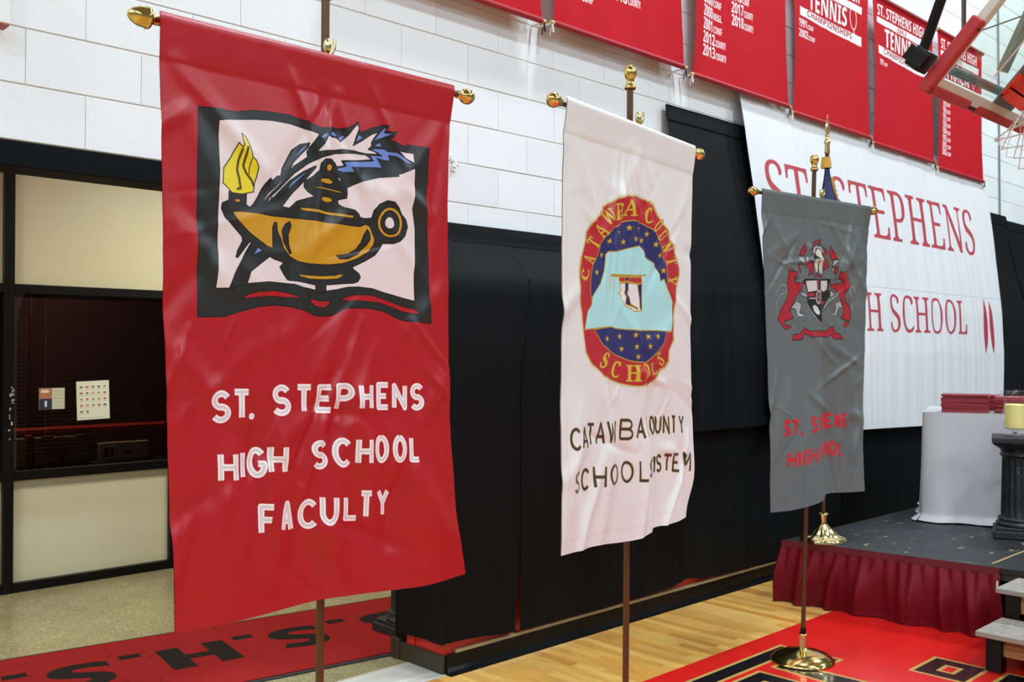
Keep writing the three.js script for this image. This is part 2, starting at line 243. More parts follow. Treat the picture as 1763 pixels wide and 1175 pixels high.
{ // door mat in the lobby: red carpet, black rubber border, black letters reading S.S.H.S. from the far side
  const t = thing('floor_mat', 'long red entrance mat with black letters lying on the lobby floor', 'mat', [2.43, 0, -4.46], -8.5 * Math.PI / 180);
  const L0 = -1.65, L1 = 1.5, D0 = -.46, D1 = .5;
  part('rubber_border', rslab(L0 - .03, L1 + .03, 0, .006, D0 - .03, D1 + .03, .002), std({ color: 0x151515, roughness: .7 }), t);
  const [c, x] = canvas(1600, 488); const r = rng(3);
  x.fillStyle = '#8a1c1c'; x.fillRect(0, 0, 1600, 488);
  for (let i = 0; i < 30000; i++) { x.fillStyle = `rgba(${r() > .5 ? '150,46,40' : '100,18,20'},.16)`; x.fillRect(r() * 1600, r() * 488, 3, 2); }
  for (let i = 0; i < 46; i++) { x.fillStyle = 'rgba(40,22,20,.75)'; x.beginPath(); x.ellipse(r() * 1600, r() * 488, 2 + r() * 4, 2 + r() * 3, 0, 0, 7); x.fill(); }
  const U = (m) => (m - L0) / (L1 - L0) * 1600, Wd = (m) => (m - D0) / (D1 - D0) * 488;
  const lets = [['S', -.80], ['H', -.265], ['S', .255], ['S', .785]];
  for (const [ch, m] of lets) { x.save(); x.translate(U(m), Wd(-.01)); x.rotate(Math.PI); x.scale(1.24, 1); x.font = 'bold 236px sans-serif'; x.textAlign = 'center'; x.textBaseline = 'alphabetic'; x.fillStyle = '#221d1a'; x.strokeStyle = '#221d1a'; x.lineWidth = 9; x.fillText(ch, 0, 84); x.strokeText(ch, 0, 84); x.restore(); }
  for (const m of [-.555, .005, .53]) { x.fillStyle = '#221d1a'; x.fillRect(U(m) - 26, Wd(-.2), 52, 34); }
  x.fillRect(U(-1.06) - 26, Wd(-.2), 52, 34);
  const pg = slab(L0, L1, .003, .010, D0, D1); { const p = pg.attributes.position, uv = pg.attributes.uv; for (let i = 0; i < p.count; i++) uv.setXY(i, (p.getX(i) - L0) / (L1 - L0), 1 - (p.getZ(i) - D0) / (D1 - D0)); }
  part('carpet_face', pg, phys({ map: ctex(c), roughness: .95, specularIntensity: .2, bumpMap: clothBump, bumpScale: .001 }), t);
}
// ---------------------------------------------------------------- red wall base under the curtains
const BZ = -3.475;   // front of the red base
{
  const b = struct('baseboard_back');
  part('red_panel', [slab(2.872, 16, .085, 1.83, WZ, BZ), slab(2.864, 2.95, .085, 1.83, WZ - .06, WZ)], M.redPaint, b);
  part('wood_strip', rslab(2.93, 16, .088, .104, BZ, BZ + .018, .002), M.woodTrim, b);
  const sh = new THREE.Shape(); sh.moveTo(0, 0); sh.lineTo(.062, 0); sh.lineTo(.06, .006); sh.lineTo(.04, .014); sh.lineTo(.03, .03); sh.lineTo(.026, .088); sh.lineTo(0, .088); sh.closePath();
  const q = new THREE.ExtrudeGeometry(sh, { depth: 13.13, bevelEnabled: false }); q.applyMatrix4(new THREE.Matrix4().set(0, 0, 1, 2.87, 0, 1, 0, 0, 1, 0, 0, BZ - .006, 0, 0, 0, 1)); q.computeVertexNormals();
  for (let i = 0, a = q.attributes.position.array; i < a.length; i += 9) { for (let k = 0; k < 3; k++) { const t = a[i + 3 + k]; a[i + 3 + k] = a[i + 6 + k]; a[i + 6 + k] = t; } } q.computeVertexNormals();
  part('skirting', q, M.vinylBlack, b);
  part('end_plate', [rslab(2.852, 2.872, 0, .088, WZ - .13, BZ + .012, .003), rslab(2.845, 2.9, 0, .1, WZ - .165, WZ - .10, .004)], std({ color: 0x3d372b, roughness: .45, metalness: .4 }), b);
}
// ---------------------------------------------------------------- black curtains
function profileAt(pr, v) { // pr: list of [y, z], v 0..1 by arc length
  let L = 0; const l = []; for (let i = 1; i < pr.length; i++) { const d = Math.hypot(pr[i][0] - pr[i - 1][0], pr[i][1] - pr[i - 1][1]); l.push(d); L += d; }
  let s = v * L; for (let i = 0; i < l.length; i++) { if (s <= l[i] || i === l.length - 1) { const t = s / l[i]; return [lerp(pr[i][0], pr[i + 1][0], t), lerp(pr[i][1], pr[i + 1][1], t)]; } s -= l[i]; }
}
function foldField(x, seed, f = 6) { return (fbm(x * f, seed * 3.1, seed, 3) - .44) * 2; }
function hanging(o, xl, xr, pr, seed, amp, nu, nv, bottom, hemH = .09) {
  const top = pr[0][0], f = (u, v) => {
    const [y0, z0] = profileAt(pr, v), t = v, x = lerp(xl(y0), xr(y0), u);
    const drift = .05 * (fbm(v * 2.2, seed, seed + 5, 2) - .5);
    const a = amp * (.25 + .75 * smooth(.03, .5, v));
    let z = z0 + a * foldField(x + drift, seed) + a * .35 * foldField(x * 2.3 + v * .3, seed + 2);
    let y = y0; if (v > .8) y += bottom(x) * smooth(.8, 1, v);
    if (v < .02) y += .008 * (fbm(x * 5, seed, 3, 2) - .5);
    return [x, y, z];
  };
  const dr = part('drape', grid(nu, nv, f), M.curtain, o);
  part('header_hem', grid(Math.round(nu / 2), 5, (u, v) => { const yy = top + .004 - v * hemH; const p = f(u, v * hemH / (top - pr[pr.length - 1][0] + .1)); return [p[0], yy, p[2] + .006 + .003 * Math.sin(v * 3.1)]; }), M.curtain, dr);
}
const lowPr = (yb) => [[2.135, WZ + .02], [2.06, WZ + .035], [1.86, BZ + .022], [1.80, BZ + .036], [yb, BZ + .038]];
{
  const seam1 = (y) => 3.345 - .05 * smooth(.7, .1, y) + .10 * smooth(1.2, 2.1, y), seam2 = (y) => 3.333 - .008 * smooth(.7, .1, y) + .09 * smooth(1.2, 2.1, y);
  const a = thing('black_curtain', 'black curtain wrapped round the end of the red wall base beside the lobby', 'curtain', [0, 0, 0], 0, 'black curtains along the wall');
  hanging(a, () => 2.835, seam1, lowPr(.125), 3, .012, 40, 60, (x) => .03 * smooth(3.3, 2.9, x) + .012 * (fbm(x * 4, 2, 2, 2) - .5));
  part('side_return', grid(24, 50, (u, v) => { const y = lerp(1.83, .15 - .01 * u, v), z = lerp(BZ + .05, WZ - .09, u); return [2.836 - .006 * Math.sin(u * 9), y, z]; }), M.curtain, a);
  const b = thing('black_curtain', 'long low black curtain between the lobby-end curtain and the white school banner', 'curtain', [0, 0, 0], 0, 'black curtains along the wall');
  hanging(b, seam2, () => 6.6, lowPr(.122), 9, .016, 240, 70, (x) => .012 * (fbm(x * 3, 5, 6, 2) - .3) + .03 * Math.exp(-(((x - 4.72) / .10) ** 2)));
  const c = thing('black_curtain', 'low black curtain behind the stage and the white table', 'curtain', [0, 0, 0], 0, 'black curtains along the wall');
  hanging(c, () => 6.6, () => 13.4, lowPr(.112), 14, .012, 300, 60, (x) => .015 * (fbm(x * 3, 5, 6, 2) - .3));
  const d = thing('black_curtain', 'tall black curtain hanging high on the wall left of the white school banner', 'curtain', [0, 0, 0], 0, 'black curtains along the wall');
  hanging(d, (y) => lerp(4.66, 4.79, (y - 1) / 2), (y) => 5.75, [[3.035, WZ + .03], [2.7, -3.59], [2.3, -3.51], [1.86, -3.425], [1.5, -3.395], [1.03, -3.385]], 21, .016, 90, 90, (x) => .01 * (fbm(x * 4, 2, 8, 2) - .5), .1);
  part('bottom_hem', grid(60, 4, (u, v) => [lerp(4.662, 5.75, u), 1.03 + .06 - v * .062, BZ + .099 + .016 * foldField(lerp(4.66, 5.75, u), 21)]), M.curtain, d);
  const e = thing('black_curtain', 'tall black curtain on the wall right of the white school banner', 'curtain', [0, 0, 0], 0, 'black curtains along the wall');
  hanging(e, (y) => 9.35 + .5 * smooth(1, 2.9, y), () => 10.46, [[2.89, WZ + .03], [2.6, -3.61], [2.3, -3.545], [1.86, -3.422], [1.5, -3.396], [.4, -3.388]], 27, .011, 60, 80, () => 0, .1);
  const g = thing('black_curtain', 'black curtain at the far end of the wall beyond the notch', 'curtain', [0, 0, 0], 0, 'black curtains along the wall');
  hanging(g, () => 10.43, () => 13.4, [[2.85, WZ + .028], [2.6, -3.605], [2.3, -3.54], [1.86, -3.420], [1.5, -3.394], [.4, -3.386]], 33, .011, 140, 80, () => 0, .1);
}
// ---------------------------------------------------------------- white school banner on the wall
{
  const TW = 2048, TH = 1120, yt = 3.27, yb = .92, xl = (y) => lerp(5.49, 5.57, (y - yb) / (yt - yb)), xr = (y) => lerp(9.47, 9.85, (y - yb) / (yt - yb));
  const [c, x] = canvas(TW, TH); x.fillStyle = '#dcdad9'; x.fillRect(0, 0, TW, TH);
  const PX = (wx, wy) => (wx - xl(wy)) / (xr(wy) - xl(wy)) * TW, PY = (wy) => (yt - wy) / (yt - yb) * TH;
  const serif = 'SIZE serif';
  // ST. STEPHENS, then HIGH SCHOOL, in condensed serif capitals
  const ink = '#b03a44';
  x.fillStyle = ink;
  x.save(); x.font = '100px serif'; { const full = 'ST. STEPHENS', w = x.measureText(full).width, x0 = PX(5.69, 2.6), x1 = PX(9.29, 2.6), y0 = PY(2.785), y1 = PY(2.395); x.translate(x0, y1); x.scale((x1 - x0) / w, (y1 - y0) / 66); x.fillText(full, 0, 0); } x.restore();
  x.save(); x.font = '100px serif'; { const w1 = x.measureText('H SCHOOL').width, w0 = x.measureText('HIG').width, k = (PX(8.8, 1.8) - PX(6.87, 1.8)) / w1, y0 = PY(1.93), y1 = PY(1.66); x.translate(PX(6.87, 1.8) - w0 * k, y1); x.scale(k, (y1 - y0) / 66); x.fillText('HIGH SCHOOL', 0, 0); } x.restore();
  // plain pair of hanging feathers printed at each side of the second line
  x.fillStyle = '#b02c3c';
  const feather = (wx, wy, len, wd, lean) => { const a = PX(wx, wy), b = PY(wy), L = len / (yt - yb) * TH, W = wd / 4.1 * TW; x.save(); x.translate(a, b); x.rotate(lean); x.beginPath(); x.moveTo(0, 0); x.quadraticCurveTo(W, L * .35, W * .6, L * .8); x.lineTo(0, L); x.quadraticCurveTo(-W * .9, L * .6, 0, 0); x.fill(); x.restore(); };
  for (const bx of [9.21, 5.72]) { feather(bx + .02, 2.0, .52, .09, .02); feather(bx + .12, 1.98, .5, .07, -.12); }
  x.strokeStyle = 'rgba(150,150,160,.7)'; x.lineWidth = 2; x.beginPath(); x.moveTo(0, PY(2.0)); x.lineTo(TW, PY(2.0)); x.stroke();
  const t = thing('school_banner', 'large white banner with red serif school name hanging behind the stage', 'banner');
  const pr = [[yt, WZ + .05], [3.1, -3.60], [2.6, -3.512], [2.2, -3.447], [1.86, -3.397], [1.5, -3.366], [yb, -3.345]];
  const f = (u, v) => { const [y, z] = profileAt(pr, v), X = lerp(xl(y), xr(y), u); const a = .005 + .008 * Math.sin(v * 2); const bumps = .012 * (fbm(X * 5, y * 5, 41, 3) - .5) * smooth(2.6, 3.2, y); return [X, y + (v > .9 ? .02 * (v - .9) * 10 * Math.sin(X * 1.3) : 0), z + a * foldField(X + .04 * Math.sin(y * 2), 44, 9) + .004 * (fbm(X * 4, y * 3, 47, 3) - .5) + bumps]; };
  part('cloth', grid(320, 120, f, (u, v) => { const [y] = profileAt(pr, v); return [u, 1 - (yt - y) / (yt - yb)]; }), std({ map: ctex(c), roughness: .55, side: THREE.DoubleSide }), t);
  part('side_seam', grid(3, 80, (u, v) => { const p = f(0, v); return [p[0] - .004 + u * .03, p[1], p[2] + .003]; }), std({ color: 0xd6d8de, roughness: .55, side: THREE.DoubleSide }), t);
}
// ---------------------------------------------------------------- red championship banners
{
  const yt = 4.385, zc = -3.59;
  const list = [[2.45, 3.64, 3.262], [3.726, 4.896, 3.272], [4.987, 6.132, 3.246], [6.187, 7.367, 3.214], [7.416, 8.576, 3.182], [8.661, 9.705, 3.15]];
  const labels = ['red championship banner cut off at the top edge above the bare block wall', 'red championship banner listing 2011, 2017 and 2018', 'red championship banner with the longest column of years ending in 2013', 'red tennis championship banner listing 1991 and 2002', 'red tennis championship banner with its whole heading in view', 'red track championship banner seen partly through the backboard glass'];
  const rodEnd = std({ color: 0xcdb67c, roughness: .4 });
  const white = '#ece8e6', bold = 'bold SIZE sans-serif';
  const year = (x, s, px, py, w, h) => { fitText(x, s.slice(0, 4), px, py, w * .56, h, bold, white); fitText(x, s.slice(4), px + w * .58, py + h * .38, w * .42, h * .62, bold, white); };
  const head = (x, W, H, sport, second) => {
    fitText(x, 'ST. STEPHENS HIGH', W * .07, H * .045, W * .82, H * .075, bold, white);
    x.fillStyle = white; x.beginPath(); x.moveTo(W * .06, H * .135); x.lineTo(W * .92, H * .135); x.lineTo(W * .92, H * .185); x.lineTo(W * .06, H * .175); x.fill();
    fitText(x, second, W * .4, H * .142, W * .16, H * .03, bold, '#b3202c');
    fitText(x, sport, W * .19, H * .19, W * .53, H * .125, bold, white);
    x.save(); x.translate(W * .8, H * .235); x.strokeStyle = white; x.lineWidth = W * .008; x.beginPath(); x.ellipse(0, 0, W * .045, H * .075, -.15, 0, 7); x.stroke(); x.beginPath(); x.moveTo(W * .01, H * .074); x.lineTo(W * .04, H * .16); x.stroke(); x.restore();
    x.fillStyle = white; x.beginPath(); x.moveTo(W * .08, H * .325); x.lineTo(W * .92, H * .34); x.lineTo(W * .92, H * .405); x.lineTo(W * .08, H * .38); x.fill();
    x.save(); x.transform(1, .02, 0, 1, 0, 0); fitText(x, 'CHAMPIONSHIPS', W * .17, H * .325, W * .62, H * .04, bold, '#a81f2a'); x.restore();
  };
  const arts = [null,
    (x, W, H) => { year(x, '2011 CONF', W * .07, H * .77, W * .21, H * .07); year(x, '2010CONF', W * .07, H * .69, W * .21, H * .07); ['2015CONF', '2016COUNTY', '2017CONF', '2018COUNTY'].forEach((s, i) => year(x, s, W * .42, H * (.475 + i * .075), W * (s.length > 8 ? .24 : .2), H * .066)); },
    (x, W, H) => { ['1997CONF', '1998CONF', '1999REGL', '2000CONF', '2000REGL', '2001CONF', '2012COUNTY', '2013COUNTY'].forEach((s, i) => year(x, s, W * .085, H * (.285 + i * .0745), W * (s.length > 8 ? .245 : .21), H * .064)); ['2014CONF', '2015COUNTY', '2016CONF', '2017COUNTY', '2018COUNTY'].forEach((s, i) => year(x, s, W * .395, H * (.27 + i * .0745), W * (s.length > 8 ? .24 : .2), H * .064)); },
    (x, W, H) => { head(x, W, H, 'TENNIS', 'BOYS'); year(x, '1991CONF', W * .06, H * .40, W * .2, H * .05); year(x, '2002CONF', W * .06, H * .465, W * .22, H * .05); },
    (x, W, H) => { head(x, W, H, 'TENNIS', 'GIRLS'); year(x, '1991CONF', W * .1, H * .41, W * .13, H * .04); },
    (x, W, H) => { head(x, W, H, 'TRACK', 'BOYS'); ['1964CONF', '1965CONF', '1966CONF', '1981CONF', '1982CONF', '1984CONF', '1992CONF', '2001CONF', '2002CONF'].forEach((s, i) => year(x, s, W * .08, H * (.43 + i * .052), W * .2, H * .046)); }];
  list.forEach(([x0, x1, yb], i) => {
    const W = 800, H = Math.round(800 * (yt - yb) / (x1 - x0)), [c, x] = canvas(W, H); x.fillStyle = '#bb1420'; x.fillRect(0, 0, W, H); if (arts[i]) arts[i](x, W, H);
    const t = thing('championship_banner', labels[i], 'banner', [0, 0, 0], 0, 'red championship banners on the wall');
    const f = (u, v) => { const X = lerp(x0 + .012 * Math.sin(v * 3.14), x1 - .045 * Math.sin(Math.min(1, v * 1.0) * 3.14) - .02 * (1 - v), u), y = lerp(yt, yb, v); return [X, y, zc + .012 * Math.sin(v * 3.1) * (fbm(u * 6 + v, i * 7, 51, 3) - .5) * 2 + .010 * foldField(X * .9 + v * .06, 60 + i, 7) * smooth(0, .3, v) * smooth(1.02, .8, v) + .02 * Math.sin(v * 3.14) * (Math.pow(Math.abs(u - .5) * 2, 3) - .3)]; };
    part('cloth', grid(70, 60, f), phys({ map: ctex(c), roughness: .8, specularIntensity: .3, side: THREE.DoubleSide }), t);
    const rm = std({ color: 0xa01420, roughness: .6 });
    for (const y of [yt, yb]) { const pk = part('rod_pocket', rod(V(x0 + .004, y, zc), V(x1 - .004, y, zc), .016, 12), rm, t); for (const [a, b] of [[x0 - .022, x0 + .004], [x1 - .004, x1 + .022]]) part('rod_end', rod(V(a, y, zc), V(b, y, zc), .012, 10), rodEnd, pk); }
    for (const xx of [x0 - .012, x1 + .012]) {
      const wb = part('wall_bracket', rod(V(xx, yb - .005, WZ + .005), V(xx, yb - .005, zc), .006, 8), M.whitePaint, t);
      part('tie_clip', [rod(V(xx, yb - .01, zc + .004), V(xx + .006, yb - .055, zc + .006), .005, 8), rod(V(xx - .006, yb - .03, zc), V(xx - .004, yb - .07, zc - .01), .003, 6)], xx < (x0 + x1) / 2 ? M.whitePaint : M.blackMetal, wb);
      part('wall_bracket', rod(V(xx, yt + .005, WZ + .005), V(xx, yt + .005, zc), .006, 8), M.whitePaint, t);
    }
  });
}
// small fixtures on the block wall
{
  const t = thing('wall_hook', 'pair of small white hooks screwed to the block wall beside the red faculty banner', 'hook', [3.096, 2.43, WZ + .004]);
  part('plate', [rslab(-.012, .012, .015, .05, 0, .006, .002), rslab(-.008, .02, -.03, .0, 0, .006, .002)], M.whitePaint, t); part('hook_arm', tube([V(0, .03, .005), V(0, .01, .03), V(0, -.01, .034), V(0, -.005, .045)], .004, 16, 6), M.whitePaint, t); part('screw', new THREE.SphereGeometry(.004, 8, 6).translate(.008, -.012, .006), M.blackMetal, t);
  const b = thing('wall_box', 'white box fixture at the upper left corner on the block wall', 'fixture', [.90, 2.625, WZ + .01]);
  part('housing', rslab(-.15, .135, .004, .36, 0, .07, .008), M.whitePaint, b); part('red_base', rslab(-.15, .133, 0, .008, .002, .068, .002), std({ color: 0x9b4a3a, roughness: .6 }), b);
  single('wall_cable', rod(V(10.36, 2.86, WZ + .014), V(10.34, 6.5, WZ + .014), .008, 8), std({ color: 0x6c7074, roughness: .5 }), 'thin grey cable running up the block wall above the far black curtain', 'cable');
}
// banner cloth outlines (metres along and below the crossbar) and applique shapes (ten-thousandths of cloth width and height)
const BANNER1 = {"A":[0.8711,2.22,-2.042],"dir":[1.0,0.0,-0.0077],"n":[0.0077,-0.0,1.0],"xl":[0.0105,0.0165,0.0209,0.0236,0.0265,0.03,0.0342,0.0399,0.0469],"xr":[0.8487,0.8397,0.8365,0.8382,0.8408,0.8447,0.8531,0.8742,0.9125],"H":[1.3511,1.3523,1.3533,1.3537,1.3541,1.3531,1.352,1.3516,1.3542,1.3567,1.3593,1.3626,1.366,1.3694,1.3695,1.3674,1.3653],"W":0.8266};
const BANNER2 = {"A":[2.0107,2.22,-1.9062],"dir":[0.9857,0.0,-0.1686],"n":[0.1686,-0.0,0.9857],"xl":[0.0142,0.009,0.0037,0.0002,-0.0033,-0.0066,-0.0098,-0.0123,-0.0143],"xr":[0.848,0.839,0.83,0.8219,0.8179,0.8231,0.8338,0.8341,0.7816],"H":[1.32,1.3218,1.3236,1.3255,1.3276,1.3298,1.3347,1.3397,1.3435,1.3463,1.3419,1.334,1.3321,1.3327,1.3306,1.3269,1.3232],"W":0.8276,"fold":{"s":[0.4604,0.4757,0.4924,0.5091,0.5259,0.5467,0.568,0.591,0.6051,0.6182,0.6378,0.6633,0.6906],"d":[0.0,0.0,0.0,0.0,0.0002,0.0084,0.0178,0.0325,0.0543,0.0758,0.0829,0.0829,0.08]}};
const BANNER3 = {"A":[3.7804,2.22,-2.3681],"dir":[0.9953,0.0,0.0972],"n":[-0.0972,0.0,0.9953],"xl":[0.0164,0.0287,0.0415,0.0502,0.0589,0.0676,0.0763,0.0765,0.0755],"xr":[0.8951,0.877,0.8629,0.8549,0.8466,0.8321,0.8252,0.8274,0.8361],"H":[1.4634,1.4648,1.4663,1.4677,1.4671,1.466,1.465,1.4617,1.4584,1.4489,1.4391,1.4395,1.44,1.4405,1.4409,1.4414,1.4419],"W":0.7962,"fold":{"s":[0.5082,0.5144,0.5211,0.5279,0.535,0.5427,0.5478,0.5528,0.5579,0.5629,0.5682,0.571,0.5703],"d":[0.0,0.0,0.0,0.0181,0.0352,0.0497,0.0699,0.0903,0.1106,0.1303,0.1364,0.14,0.14]}};
